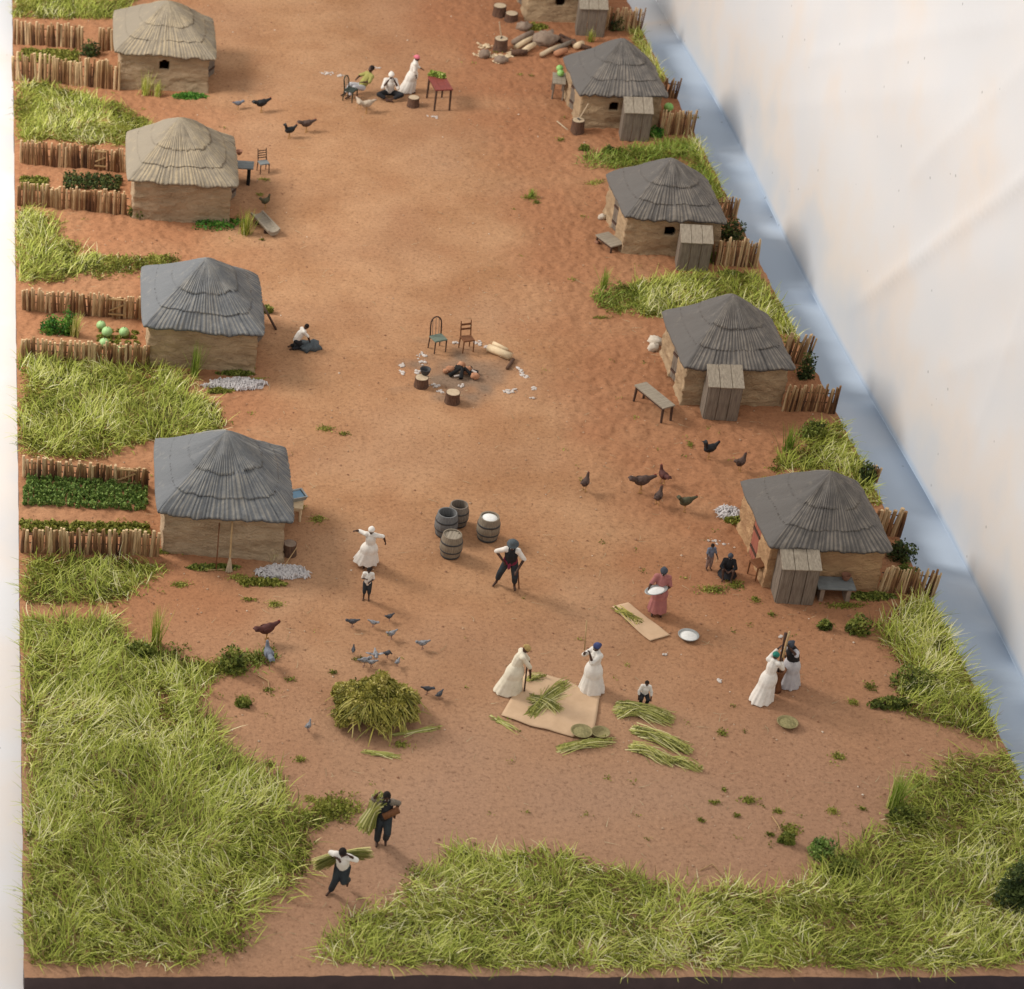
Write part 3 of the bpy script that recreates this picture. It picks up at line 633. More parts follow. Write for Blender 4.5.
def ground_leaves(px, py, rx, ry, label, mt='bright_leaf', h=.18):
    p = P(px, py); s = PM(py); c = clump_pts(p.x, p.y, rx/s, ry/s/.58, h, 700)
    V, F, a = flakes(c, .06); V = V-np.array(p); o = np_mesh('low_plant', V, F, M[mt], attr=dict(rnd=a), smooth=False); o.location = p; tag(o, label, 'plant')
ground_leaves(218, 224, 28, 9, 'spreading bright green plant at the foot of the second left hut')
ground_leaves(190, 97, 16, 4, 'flat bright green plant at the foot of the topmost left hut')
ground_leaves(535, 28, 14, 4, 'thin green weeds along the front wall of the topmost right hut', 'moss')
ground_leaves(870, 597, 24, 4, 'dark green weeds along the base of the lowest right fence', 'shrub', .12)

ground_leaves(237, 374, 22, 3, 'thin green weeds along the base of the third left hut', 'shrub', .1)
ground_leaves(212, 568, 26, 3, 'thin dark weeds along the base of the lowest left hut', 'shrub', .1)
ground_leaves(262, 583, 28, 4, 'low green plants along the near edge of the wool below the lowest left hut', 'moss', .1)
ground_leaves(222, 391, 14, 3, 'low green plants along the near edge of the wool below the third left hut', 'moss', .1)
ground_leaves(732, 521, 9, 4, 'bright low plant at the foot of the round wool heap', 'moss', .14)
ground_leaves(185, 668, 30, 5, 'bright ground plants between the big left field and the dark olive bush', 'moss', .12)
ground_leaves(730, 275, 12, 4, 'low bush just in front of the fence at the third right hut', 'shrub', .14)

# ------------------------------------------------------------------ fences
def fence(a, b, hpx, label, lean=0, gate=None, gap=None, n=None, thick=None):
    thick = thick or (.05 if a[0] < 200 else .036)
    A = P(*a); B = P(*b); s = PM((a[1]+b[1])/2); h = hpx/s/.82
    d = B-A; L = hypot(d.x, d.y); rz = atan2(d.y, d.x)
    root = empty('stick_fence', A, rz, label, 'fence', 'stick fences')
    V = []; F = []; AT = []; k = 0; x = 0; sec = []
    def stick(x, y, hh, r, lx, ly):
        nonlocal k
        m = 7; mb = MB(); mb.tube([(x, y, -.05), (x+lx*.5+random.uniform(-.01, .01), y+ly*.5, hh*.5), (x+lx, y+ly, hh)], [r, r*.95, r*.85], m, .12)
        V.extend(mb.v); F.extend([tuple(i+k for i in f) for f in mb.f]); k += len(mb.v); t_ = random.random(); AT.extend([t_]*len(mb.v)); AT[-m:] = [min(1, t_+.45)]*m
    def flush(name):
        nonlocal V, F, AT, k
        if not V: return
        me = bpy.data.meshes.new(name); me.from_pydata(V, [], F); me.update(); at = me.attributes.new('rnd', 'FLOAT', 'POINT'); at.data.foreach_set('value', AT); me.materials.append(M['sticks'])
        o = bpy.data.objects.new(name, me); COL.objects.link(o); o.parent = root; V = []; F = []; AT = []; k = 0; return o
    wob = random.random()*9
    while x < L:
        f = x/L; r = thick*random.uniform(.65, 1.15)
        if gap and gap[0] < f < gap[1]:
            flush('stick_row'); x += .1; continue
        if gate and gate[0] < f < gate[1]:
            flush('stick_row'); x += .1; continue
        stick(x, .05*float(vn(x, wob, .8, 3))+random.uniform(-.015, .015), h*random.uniform(.86, 1.08), r, random.gauss(lean, .035), random.gauss(0, .03))
        x += r*1.72
    flush('stick_row')
    for zz in (.35, .7):
        mb = MB()
        segs = [(0, L)] if not (gap or gate) else [(0, (gap or gate)[0]*L), ((gap or gate)[1]*L, L)]
        for s0, s1 in segs: mb.tube([(s0, .06, h*zz), ((s0+s1)/2, .07, h*zz+.01), (s1, .06, h*zz)], .018, 6)
        mb.build('rail', M['wood_dark'], root)
    if gate:
        g0, g1 = gate[0]*L, gate[1]*L; xx = g0
        while xx < g1: stick(xx, 0, h*random.uniform(.88, .95), .04, 0, 0); xx += .075
        o = flush('gate'); mb = MB()
        mb.box(((g0+g1)/2, -.06, h*.2), (g1-g0, .04, .05)); mb.box(((g0+g1)/2, -.06, h*.86), (g1-g0, .04, .05)); mb.box(((g0+g1)/2, -.06, h*.5), (g1-g0, .035, .045), Matrix.Rotation(-.5, 3, 'Y'))
        mb.build('gate_brace', M['pole'], o)
    return root
fence((14, 44), (117, 51), 20, 'rear stick fence of the topmost left garden with an open gap', gap=(.68, .82), thick=.06)
fence((14, 80), (119, 90), 24, 'front stick fence of the topmost left garden', thick=.06)
fence((21, 163), (125, 172), 20, 'rear stick fence with small gate behind the second left hut garden', gate=(.71, .82))
fence((18, 205), (128, 215), 20, 'front stick fence of the second left hut garden')
fence((23, 310), (140, 319), 21, 'rear stick fence with gate of the melon garden', gate=(.73, .87))
fence((22, 358), (148, 366), 19, 'front stick fence of the melon garden above the long grass')
fence((24, 477), (149, 487), 19, 'rear stick fence with gate behind the bright green crops', gate=(.74, .9))
fence((22, 552), (160, 556), 24, 'front stick fence of the lowest left garden')
fence((604, 30), (641, 31), 19, 'stick fence right of the topmost right hut', lean=.02)
fence((661, 97), (676, 99), 17, 'short rear stick fence behind the second right hut', lean=.05)
fence((658, 134), (693, 136), 21, 'front stick fence right of the second right hut', lean=.03)
fence((716, 217), (736, 218), 18, 'short rear stick fence behind the third right hut', lean=.03)
fence((713, 265), (757, 267), 24, 'front stick fence right of the third right hut')
fence((780, 362), (807, 364), 26, 'short rear stick fence of tilted sticks behind the fourth right hut', lean=.12)
fence((782, 411), (836, 413), 25, 'front stick fence right of the fourth right hut', lean=.03)
fence((872, 533), (900, 536), 26, 'short rear stick fence of thick sticks behind the lowest right hut', lean=.08, thick=.07)
fence((878, 591), (934, 596), 25, 'lowest right stick fence at the board edge', lean=.08)
fence((868, 480), (877, 481), 14, 'few dark broken sticks at the board edge behind the lowest right hut', lean=.05)

# ------------------------------------------------------------------ huts
SKEW = 0.0
def roof_mesh(w, d, h, seed, mt, parent, grv_left=.15):
    NS, SUB = 25, 8; nu = NS*SUB*4; ts = []
    tiers = (.24, .50)
    lv = [(0, 0)]
    edges = [0]+list(tiers)+[1.0]
    for q in range(3):
        for s_ in np.linspace(0, 1, 15 if q < 2 else 18): lv.append((q, edges[q]+(edges[q+1]-edges[q])*s_))
    lv = lv[1:]
    U = np.arange(nu)/nu*4
    side = np.floor(U).astype(int); f = U-side
    # unit square perimeter starting at front-left (-1,-1) going right
    sx = np.select([side == 0, side == 1, side == 2, side == 3], [-1+2*f, np.ones(nu), 1-2*f, -np.ones(nu)])
    sy = np.select([side == 0, side == 1, side == 2, side == 3], [-np.ones(nu), -1+2*f, np.ones(nu), 1-2*f])
    ang = np.arctan2(sy, sx); cx_, cy_ = np.cos(ang), np.sin(ang)
    g0 = np.where(side == 3, grv_left, 1.0); ker = np.ones(9)/9
    gt0 = np.clip(g0+.3, 0, 1)
    g0 = np.convolve(np.concatenate([g0[-4:], g0, g0[:4]]), ker, 'valid')
    rows = []; att = []
    for q, t in lv:
        tw = t
        if 0 < t < 1:
            bump_ = np.exp(-(min(abs(t-.24), abs(t-.50))/.10)**2)
            tw = t+gt0*bump_*(.03*vn(U*17, U*0+np.round(t*3)*9+seed*5, 1, 81)+.05*vn(U*3, U*0+np.round(t*3)*5+seed, 1, 82)+.04*(2*f-1)**2-.015)
        r = np.maximum(1-tw, 0.0)
        if t >= 1: r = np.zeros(nu)+.0
        fr = (t-edges[q])/(edges[q+1]-edges[q])
        gt = np.clip((g0-.2)/.8, 0, 1); out = (.015*(1-fr)**2.5*(1 if q > 0 else .3))*gt*np.clip(.55+2.4*vn(U*5.2, U*0+q*7+seed, 1, 95), .0, 1.5)
        bl = np.clip((tw-.05)/.95, 0, 1)**1.15
        kx = sx*(1-bl)+cx_*bl*1.12; ky = sy*(1-bl)+cy_*bl*1.12
        # corner rounding at the eaves
        rr = (np.abs(sx)**6+np.abs(sy)**6)**(1/6.)/1.0
        cr = 1-.03*(np.clip(rr-1, 0, 1)/.122)
        wob = U*NS+.55*np.sin(U*7+seed)+.6*vn(U*30, U*0+q*3.3+seed, 1, 83)*1.0+.25*tw*vn(U*14, U*0+tw*4, 1, 84)
        g = (.72*np.abs(np.sin(pi*wob))+.28*np.abs(np.sin(pi*wob*2.3+1)))**.8; amp = .019*g0*(.9+1.6*vn(U*25, tw*3+U*0, 1, 85))*np.clip(r*4, .15, 1)
        rad = r+(out+amp*(g-.5)*2)/(w*.5)
        z = h*(1.0-.0)*(1-(r*r+.003)**.58+.003**.58*.6)+out*.5
        lump = .09*vn(sx*2+seed, sy*2+tw*3, .8, 86)+.02*vn(sx*9, sy*9+tw*12, .8, 87)
        z = z+lump*np.clip(r*3, 0, 1)
        if t < .05: z = z+(.10*vn(U*17, U*0+seed, .9, 88)*(.3+.7*g0)-.02)*(1-t/.05)
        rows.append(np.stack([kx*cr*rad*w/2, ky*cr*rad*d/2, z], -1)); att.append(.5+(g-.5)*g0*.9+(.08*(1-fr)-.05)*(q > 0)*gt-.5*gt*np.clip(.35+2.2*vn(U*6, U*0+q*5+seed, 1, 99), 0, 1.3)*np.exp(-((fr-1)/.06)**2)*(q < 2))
    # underside rings
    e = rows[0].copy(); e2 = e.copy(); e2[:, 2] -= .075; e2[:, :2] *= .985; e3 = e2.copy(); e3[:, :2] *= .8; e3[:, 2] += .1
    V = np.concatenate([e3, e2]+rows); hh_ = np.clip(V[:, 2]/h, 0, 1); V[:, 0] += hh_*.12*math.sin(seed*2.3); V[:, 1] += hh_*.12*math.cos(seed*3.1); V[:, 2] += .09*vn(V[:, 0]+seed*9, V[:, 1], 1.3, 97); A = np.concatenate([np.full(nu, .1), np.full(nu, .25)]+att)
    nr = len(rows)+2; i = np.arange(nr*nu).reshape(nr, nu); j = np.roll(i, -1, 1)
    F = np.stack([i[:-1], j[:-1], j[1:], i[1:]], -1).reshape(-1, 4)
    V[:, 1] += V[:, 0]*SKEW
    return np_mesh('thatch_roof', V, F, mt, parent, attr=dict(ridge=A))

def wall_mesh(w, d, h, mt, parent, openings, seed):
    """ring wall: openings = list of (side, centre 0..1, halfwidth m, z0, z1, shape)"""
    cs = .055; segs = []
    L = [w, d, w, d]; th = .16
    for s_ in range(4):
        n = int(L[s_]/cs)
        for k in range(n): segs.append((s_, k/n))
    nu = len(segs); nz = int(h/cs)+1; zs = np.linspace(-.06, h, nz)
    def base(s_, f, inset):
        a, b = w/2-inset, d/2-inset
        if s_ == 0: return (-a+2*a*f, -b)
        if s_ == 1: return (a, -b+2*b*f)
        if s_ == 2: return (a-2*a*f, b)
        return (-a, b-2*b*f)
    Vo = []; Vi = []
    for z in zs:
        for s_, f in segs:
            x, y = base(s_, f, 0); nn = Vector((x*.9, y*.9, z*2.3+seed*7))
            k = 1+.032*mnoise.noise(nn*1.3)+.022*mnoise.noise(nn*3.6)+.01*mnoise.noise(nn*8)+.03*max(0, .2-z)/.2*.5
            Vo.append((x*k, y*k, z)); x, y = base(s_, f, th); Vi.append((x, y, z))
    hole = np.zeros((nz-1, nu), bool)
    for s_, c, hw, z0, z1, shp in openings:
        for j in range(nu):
            if segs[j][0] != s_: continue
            dx = abs((segs[j][1]+.5*cs/L[s_]-c)*L[s_])
            for i in range(nz-1):
                z = (zs[i]+zs[i+1])/2
                if shp == 'rect': hit = dx < hw and z0 < z < z1
                else: hit = (dx/hw)**4+(abs(z-(z0+z1)/2)/((z1-z0)/2))**4 < 1
                if hit: hole[i, j] = True
    V = Vo+Vi; n = nz*nu; F = []
    for i in range(nz-1):
        for j in range(nu):
            if hole[i, j]: continue
            j2 = (j+1) % nu; a, b, c, e = i*nu+j, i*nu+j2, (i+1)*nu+j2, (i+1)*nu+j
            F.append((a, b, c, e)); F.append((n+e, n+c, n+b, n+a))
            if hole[i, j2]: F.append((b, n+b, n+c, c))
            if hole[i, j-1]: F.append((a, e, n+e, n+a))
            if i+1 < nz-1 and hole[i+1, j]: F.append((e, c, n+c, n+e))
            if i > 0 and hole[i-1, j]: F.append((a, n+a, n+b, b))
            if i == nz-2: F.append((e, c, n+c, n+e))
    V = np.array(V); V[:, 1] += V[:, 0]*SKEW
    return np_mesh('wall', V, np.array(F), mt, parent, smooth=True)

def hut(A, rot, w, d, hw, ew, ed, hr, label, mt, wmt, openings, door=None, off=(0, 0), seed=0, doormat='wood_grey', skew=-.1):
    global SKEW
    SKEW = skew
    rz = R(rot); c = Vector((A[0]+w/2*cos(rz)-d/2*sin(rz), A[1]+w/2*sin(rz)+d/2*cos(rz), 0)); c.z = ZT(c)
    root = empty('thatched_hut', c, rz, label, 'hut', 'thatched mud huts in two rows')
    wall_mesh(w, d, hw+.02, M[wmt], root, openings, seed)
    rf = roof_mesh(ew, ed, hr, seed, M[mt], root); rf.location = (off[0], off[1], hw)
    mb = MB()
    for s_ in (-.32, .0, .32): mb.tube([(-w/2-.06, s_*d+w/2*-skew, hw-.06), (w/2+.06, s_*d-w/2*-skew, hw-.06)], .045, 7)
    mb.build('rafter', M['wood_dark'], root)
    if door:
        s_, c_, hw_, z1, ajar = door; mb = MB(); n = 4; pw = hw_*2/n
        for k in range(n): mb.box((-hw_+pw*(k+.5)+hw_, 0, z1/2), (pw*.94, .04, z1*.98))
        dr = mb.build('door', M[doormat], root, bevel=.006)
        mb = MB(); mb.box((hw_, -.035, z1*.25), (hw_*1.8, .03, .08)); mb.box((hw_, -.035, z1*.75), (hw_*1.8, .03, .08)); mb.build('door_batten', M['wood_dark'], dr)
        if s_ == 3: dr.location = (-w/2+.02, d/2-c_*d+hw_-w/2*skew, .0); dr.rotation_euler = (0, 0, -pi/2+ajar)
        else: dr.location = (w/2-.02, -d/2+c_*d-hw_+w/2*skew, 0); dr.rotation_euler = (0, 0, pi/2-ajar)
    return root
GB = 'blue_grey'
RD = (1, .55, .36, 1.2, .5)
def HL(y, *a): return (5.02, y)
hut((5.03, 90.6), -2, 3.4, 3.4, 1.62, 3.98, 3.95, 1.5, 'topmost left hut with tan-grey thatch and one small dark window', 'thatch_tan', 'adobe_grey', [(0, .50, .2, .92, 1.32, 'round'), (1, .5, .36, -.1, 1.25, 'rect')], (1, .5, .36, 1.25, .5), seed=1, skew=-.13)
hut((5.05, 80.0), -2, 3.4, 3.4, 1.6, 3.95, 3.95, 1.52, 'second left hut from the top, tan-grey thatch and blank front wall', 'thatch_tan', 'adobe_grey', [(1, .55, .36, -.1, 1.25, 'rect')], RD, seed=2, skew=-.08)
hut((5.06, 70.0), -2, 3.45, 3.4, 1.52, 3.92, 3.9, 1.6, 'third left hut from the top, dark blue-grey thatch, beside the kneeling child', 'thatch_blue', 'adobe', [(1, .55, .36, -.1, 1.2, 'rect')], RD, seed=3, skew=-.12)
hut((4.98, 59.65), -2, 3.42, 3.4, 1.5, 3.95, 3.85, 1.6, 'lowest left hut with blue-grey thatch and a broom leaning on it', 'thatch_blue', 'adobe_grey', [(1, .55, .36, -.1, 1.2, 'rect')], RD, seed=4, skew=-.1)
LD = lambda c, hw: (3, c, hw, -.1, 1.22, 'rect')
hut((21.95, 97.1), 0, 3.1, 2.95, 1.45, 3.4, 3.4, 1.6, 'topmost right hut cut off by the top edge of the picture', 'thatch_dark', 'adobe', [(0, .42, .2, .72, 1.12, 'round'), LD(.5, .33)], (3, .5, .33, 1.2, .25), seed=5, skew=-.1)
hut((22.2, 87.2), 0, 2.95, 2.95, 1.45, 3.35, 3.35, 1.6, 'second right hut from the top with watermelon table at its side', 'thatch_dark', 'adobe', [(0, .42, .18, .76, 1.1, 'round'), LD(.5, .33)], (3, .5, .33, 1.2, .25), seed=6, skew=-.1)
hut((21.86, 77.4), 0, 3.2, 3.0, 1.42, 3.5, 3.4, 1.62, 'third right hut from the top with round window and low plank bench', 'thatch_dark', 'adobe', [(0, .47, .2, .74, 1.1, 'round'), LD(.5, .33)], (3, .5, .33, 1.2, .25), seed=7, skew=-.11)
hut((21.74, 67.75), 0, 3.12, 3.0, 1.42, 3.48, 3.45, 1.62, 'fourth right hut from the top beside the long grey bench', 'thatch_dark', 'adobe', [LD(.56, .3)], (3, .56, .3, 1.2, .2), seed=8, skew=-.06)
hut((21.92, 58.1), 0, 3.15, 3.0, 1.46, 3.48, 3.45, 1.62, 'lowest right hut with faded red door and large wooden shed', 'thatch_dark', 'adobe_warm', [LD(.56, .34)], (3, .56, .34, 1.25, .02), seed=9, doormat='door_red', skew=-.05)

# ------------------------------------------------------------------ sheds
def shed(pf, rot, label, w=1.05, d=.7, hf=1.22, hb=1.5, seed=0):
    p = P(*pf); root = empty('wooden_shed', p, R(rot), label, 'shed', 'plank sheds in front of the right huts')
    rnd = random.Random(seed)
    mb = MB(); n = 3
    for k in range(n): mb.box((-w/2+w*(k+.5)/n, 0, hf/2-.02), (w/n*.95, .05, hf-.02-.02*rnd.random()))
    mb.build('plank_front', M['wood_grey'], root, bevel=.008)
    for sx in (-1, 1):
        mb = MB()
        for k in range(2):
            y0 = .03+(d-.03)*k/2; y1 = .03+(d-.03)*(k+.96)/2; z0 = hf-.03+(hb-hf)*y0/d; z1 = hf-.03+(hb-hf)*y1/d; x = sx*w/2
            vs = [(x-.022, y0, -.04), (x+.022, y0, -.04), (x+.022, y1, -.04), (x-.022, y1, -.04), (x-.022, y0, z0), (x+.022, y0, z0), (x+.022, y1, z1), (x-.022, y1, z1)]
            mb.add(vs, [(3, 2, 1, 0), (4, 5, 6, 7), (0, 1, 5, 4), (1, 2, 6, 5), (2, 3, 7, 6), (3, 0, 4, 7)])
        mb.build('side_panel', M['wood_grey'], root, bevel=.006)
    a = atan2(hb-hf, d); ln = hypot(d, hb-hf)+.14
    mb = MB()
    for k in range(3): mb.box((-w/2-.04+(w+.08)*(k+.5)/3, d/2-.02, (hf+hb)/2+.03+.006*k), ((w+.08)/3*.96, ln*(1+.04*rnd.random()), .045), Matrix.Rotation(a, 3, 'X'))
    mb.build('roof', M['wood_grey_flat'], root, bevel=.008)
    return root
shed((794, 604), -4, 'wooden shed of wide grey planks in front of the lowest right hut', 1.02, .75, 1.22, 1.52, 1)
shed((720, 420), -5, 'grey plank shed in front of the fourth right hut', 1.02, .7, 1.22, 1.5, 2)
shed((692, 271), -8, 'grey plank shed right of the round window on the third right hut', 1.02, .7, 1.1, 1.32, 3)
shed((634.5, 141), -6, 'grey plank shed at the second right hut beside the stump', 1.0, .7, 1.15, 1.38, 4)
shed((590, 36.5), -6, 'grey plank shed at the topmost right hut', 1.08, .7, 1.2, 1.45, 5)

# ------------------------------------------------------------------ furniture and yard objects
def stump(px, py, r, h, label, top='cut_wood', z=0, sc_=1):
    p = P(px, py); root = empty('stump', p, random.random()*3, label, 'stump')
    mb = MB(); mb.lathe([(r*1.12, -.03), (r*1.02, h*.3), (r*.97, h*.7), (r, h)], n=18); o = mb.build('bark', M['bark'], root, False)
    for v in o.data.vertices: v.co *= 1+.07*mnoise.noise(Vector((v.co.x*9, v.co.y*9, v.co.z*2+px)))
    mb = MB(); mb.lathe([(r*.93, h-.004), (r*.9, h+.012), (.005, h+.014)], n=18); mb.build('cut_top', M[top], root)
    return root
stump(289, 554, .2, .38, 'grey tree stump at the right wall of the lowest left hut', 'stone_grey')
stump(421, 386, .22, .32, 'stump seat with an iron pot on top, left of the camp fire')
stump(452, 402, .23, .36, 'pale topped stump seat in front of the camp fire')
stump(413, 106, .22, .36, 'pale stump beside the red table and the pink-turbaned woman')
stump(577, 132, .24, .5, 'pale stump with an axe at the corner of the second right hut')
stump(500, 50, .27, .5, 'tall dark chopping stump among the wood chips', 'cut_wood')
stump(511, 20, .26, .3, 'low stump near the topmost right hut, right of its twin')
stump(499, 15, .27, .42, 'dark stump leftmost beside the topmost right hut')

def rod(name, pts, r, mt, label, cat, group=None):
    o = MB().tube([Vector(p)-Vector(pts[0]) for p in pts], r, 8).build(name, M[mt], None, True, loc=pts[0]); return tag(o, label, cat, group)
def table(px, py, rot, w, d, h, label, top, leg, name='table', tt=.05, lr=.045, legs=4):
    p = P(px, py); root = empty(name, p, R(rot), label, 'bench' if 'bench' in name else 'table')
    mb = MB(); n = 3
    for k in range(n): mb.box((0, -d/2+d*(k+.5)/n, h-tt/2), (w, d/n*.97, tt))
    mb.build('seat' if 'bench' in name else 'tabletop', M[top], root, bevel=.006)
    for x in (-1, 1):
        if legs == 2:
            MB().box((x*(w/2-.16), 0, (h-tt)/2-.02), (.12, d*.8, h-tt+.03)).build('leg', M[leg], root, bevel=.01); continue
        for y in (-1, 1):
            MB().tube([(x*(w/2-.07)*1.04, y*(d/2-.06)*1.06, -.03), (x*(w/2-.07), y*(d/2-.06), h-tt)], [lr*.8, lr], 6).build('leg', M[leg], root)
    if legs == 4 and tt > .03:
        for y in (-1, 1): MB().box((0, y*(d/2-.06), h-tt-.05), (w-.16, .025, .08)).build('apron', M[leg], root)
    return root
table(652, 411, -66, 1.5, .46, .6, 'long grey plank bench on four legs left of the fourth right hut', 'wood_grey_flat', 'wood_dark', 'bench')
table(609, 246, -66, .95, .55, .28, 'low weathered plank bench at the side of the third right hut', 'wood_grey_flat', 'wood_dark', 'bench')
table(438, 104, -84, 1.25, .68, .9, 'red painted table with green vegetables on it', 'wood_red', 'wood_dark')
table(241, 182, -8, .85, .6, .72, 'small grey table half hidden behind the second left hut', 'iron_grey', 'charred', legs=2)
table(832, 597, -4, 1.05, .6, .5, 'blue-grey table with clay pot against the lowest right hut', 'iron_grey', 'stone_grey', legs=2)
table(557, 95, 80, 1.0, .5, .72, 'crude pole table carrying two watermelons at the second right hut', 'wood_grey_flat', 'wood_grey')
table(292, 517, -10, .6, .5, .5, 'small crate-like stand behind the lowest left hut', 'fresh_wood', 'fresh_wood')

def chair(px, py, rot, label, frame, seat, hb=.98, w=.46, style='ladder', sc_=1.15):
    p = P(px, py); root = empty('chair', p, R(rot), label, 'chair', sc=sc_)
    d = w*.95; hs = .46
    MB().box((0, 0, hs), (w, d, .05), taper=.94).build('seat', M[seat], root, bevel=.012)
    for x in (-1, 1):
        MB().tube([(x*w*.45, -d*.45, -.03), (x*w*.43, -d*.43, hs)], [.02, .028], 6).build('leg', M[frame], root)
        MB().tube([(x*w*.46, d*.52, -.03), (x*w*.43, d*.43, hs)], [.02, .028], 6).build('leg', M[frame], root)
    mb = MB()
    if style == 'arch':
        pts = [(-w*.43, d*.44, hs)]+[(-w*.43*cos(q), d*.46+.08*(.4+.6*sin(q)), hs+(hb-hs)*(.62+.38*sin(q))) for q in np.linspace(0, pi, 9)]+[(w*.43, d*.44, hs)]
        mb.tube(pts, .024, 7); mb.build('back_frame', M[frame], root, True); mb = MB()
        for k in (-.5, 0, .5): mb.tube([(k*w*.5, d*.44, hs), (k*w*.5, d*.46+.07, hb-.04-.08*abs(k))], .011, 6)
        mb.build('spindles', M['wood_grey'], root)
    else:
        for x in (-1, 1): MB().tube([(x*w*.43, d*.43, hs), (x*w*.43, d*.43+.1, hb)], [.026, .02], 6).build('back_post', M[frame], root)
        for z in ((.72, .88) if style == 'ladder' else (.6, .7, .8, .9)): MB().box((0, d*.43+.1*(z-.46)/.52, z), (w*.84, .022, .07 if style == 'ladder' else .035)).build('slat', M[frame], root)
    return root
chair(437, 350, 20, 'green-seated chair with arched spindle back by the camp fire', 'wood_dark', 'wood_seat', 1.1, style='arch', sc_=1.0)
chair(466, 350, 12, 'brown ladder-back chair by the camp fire', 'wood_brown', 'wood_brown', 1.02, .42, sc_=.95)
chair(263, 172, 15, 'grey slatted chair right of the second left hut', 'wood_dark', 'iron_grey', 1.0, style='slat', w=.44, sc_=.85)
chair(350, 100, 55, 'dark green chair at the left of the seated group', 'wood_green', 'wood_green', 1.0, .46, style='arch', sc_=.95)
chair(757, 576, -70, 'brown chair leaning against the red-doored side of the lowest right hut', 'wood_brown', 'wood_brown', .85, .44, sc_=1.0)

def barrel(px, py, label, mt, top, sc_=1.0):
    p = P(px, py); root = empty('barrel', p, random.random()*3, label, 'barrel', 'barrels standing in the yard', sc_)
    H_ = .78; prof = [(.27, -.01), (.31, .15), (.345, .36), (.345, .44), (.315, .62), (.285, H_)]
    prof_in = [(.25, H_), (.25, H_-.06), (.24, H_-.3 if top == 'open' else H_-.07)]
    mb = MB(); mb.lathe(prof+prof_in+[(.005, prof_in[-1][1])], n=36); mb.build('staves', M[mt], root, True).data.shade_flat()
    for z0, z1 in ((.02, .08), (.24, .285), (.53, .575)):
        rr = lambda z: np.interp(z, [a[1] for a in prof], [a[0] for a in prof])
        MB().lathe([(rr(z0)-.01, z0), (rr(z0)+.012, z0), (rr(z1)+.012, z1), (rr(z1)-.01, z1)], n=36, cap=False).build('hoop', M['iron'], root, True)
    if top == 'open':
        MB().lathe([(.238, H_-.28), (.005, H_-.279)], n=30, cap=False).build('water', M['water'], root)
    elif top == 'lid':
        mb = MB()
        for k in range(5):
            x = -.2+.1*k; l = 2*sqrt(max(.242**2-x*x, .005)); mb.box((x, 0, H_-.055), (.095, l, .03))
        mb.build('lid', M['wood_grey_flat'], root)
    else:
        MB().lathe([(.24, H_-.06), (.2, H_-.03), (.1, H_-.005), (.005, H_)], n=24, cap=False).build('flour', M['flour'], root, True)
barrel(457, 524, 'open brown-grey barrel, rearmost of the four', 'barrel_brown', 'open', .9)
barrel(445, 534, 'open blue-grey barrel, leftmost of the four', 'barrel_grey', 'open', .98)
barrel(450, 555, 'closed tan-lidded barrel, nearest the camera', 'barrel_tan', 'lid', .95)
barrel(487, 538, 'barrel filled with white flour, standing apart on the right', 'barrel_tan', 'flour', .98)

def rock(mb, c, r, seed=0):
    mb.ell(c, r, Matrix.Rotation(random.random()*3, 3, 'Z'), 9, 6, .5)
# camp fire
p = P(462, 374); cf = empty('campfire', p, 0, 'dead camp fire of charred logs and orange-brown stones', 'campfire')
mb = MB()
for k in range(7):
    q = k*.9; mb.tube([(cos(q)*.5, sin(q)*.38, .06), (cos(q)*.05, sin(q)*.05, .16+.02*k)], [.07, .05], 7, .15)
mb.build('charred_logs', M['charred'], cf)
for x, y, r in ((-.36, .12, .16), (.02, .38, .15), (.16, .06, .17), (.36, -.3, .15), (-.52, .02, .1)):
    m_ = MB(); m_.ell((x, y, .1), (r, r*.8, r*.75), None, 10, 7, .4); m_.build('fire_stone', M['stone_tan'], cf, True)
MB().tube([(.28, -.1, .2), (.42, -.2, .17)], .035, 6).build('white_brand', M['ash_white'], cf); MB().tube([(-.3, -.3, .1), (-.08, -.24, .1)], .03, 6).build('white_brand', M['ash_white'], cf)
# logs and tools right of the fire
for (a, b, r, mt, lab) in (((488, 351, 0), (510, 360, 0), .13, 'fresh_wood', 'thick pale peeled log lying right of the brown chair'), ((493, 345, 0), (507, 352, 0), .07, 'fresh_wood', 'thin pale peeled log behind the thicker one'), ((507, 370, 0), (513, 361, 0), .06, 'bark', 'short dark billet at the end of the peeled logs')):
    A = P(a[0], a[1]); B = P(b[0], b[1]); A.z += r; B.z += r
    rod('log', [A, (A+B)/2, B], r, mt, lab, 'log')
def chips(name, label, spots, mt, n=6, s=.05, cat='debris'):
    C = []
    mb = MB()
    for px, py, rx, ry in spots:
        p = P(px, py); k = PM(py)
        for _ in range(int(n*(1+rx*ry/12))):
            x = p.x+random.gauss(0, .5)*rx/k; y = p.y+random.gauss(0, .5)*ry/k/.58; r = s*random.uniform(.25, 1.45)
            mb.ell((x, y, float(terr(x, y))+r*.25), (r*random.uniform(.8, 1.6), r, r*.45), Matrix.Rotation(random.random()*3, 3, 'Z'), 6, 4, .4)
    o = mb.build(name, M[mt], None, False); tag(o, label, cat, None, 'stuff')
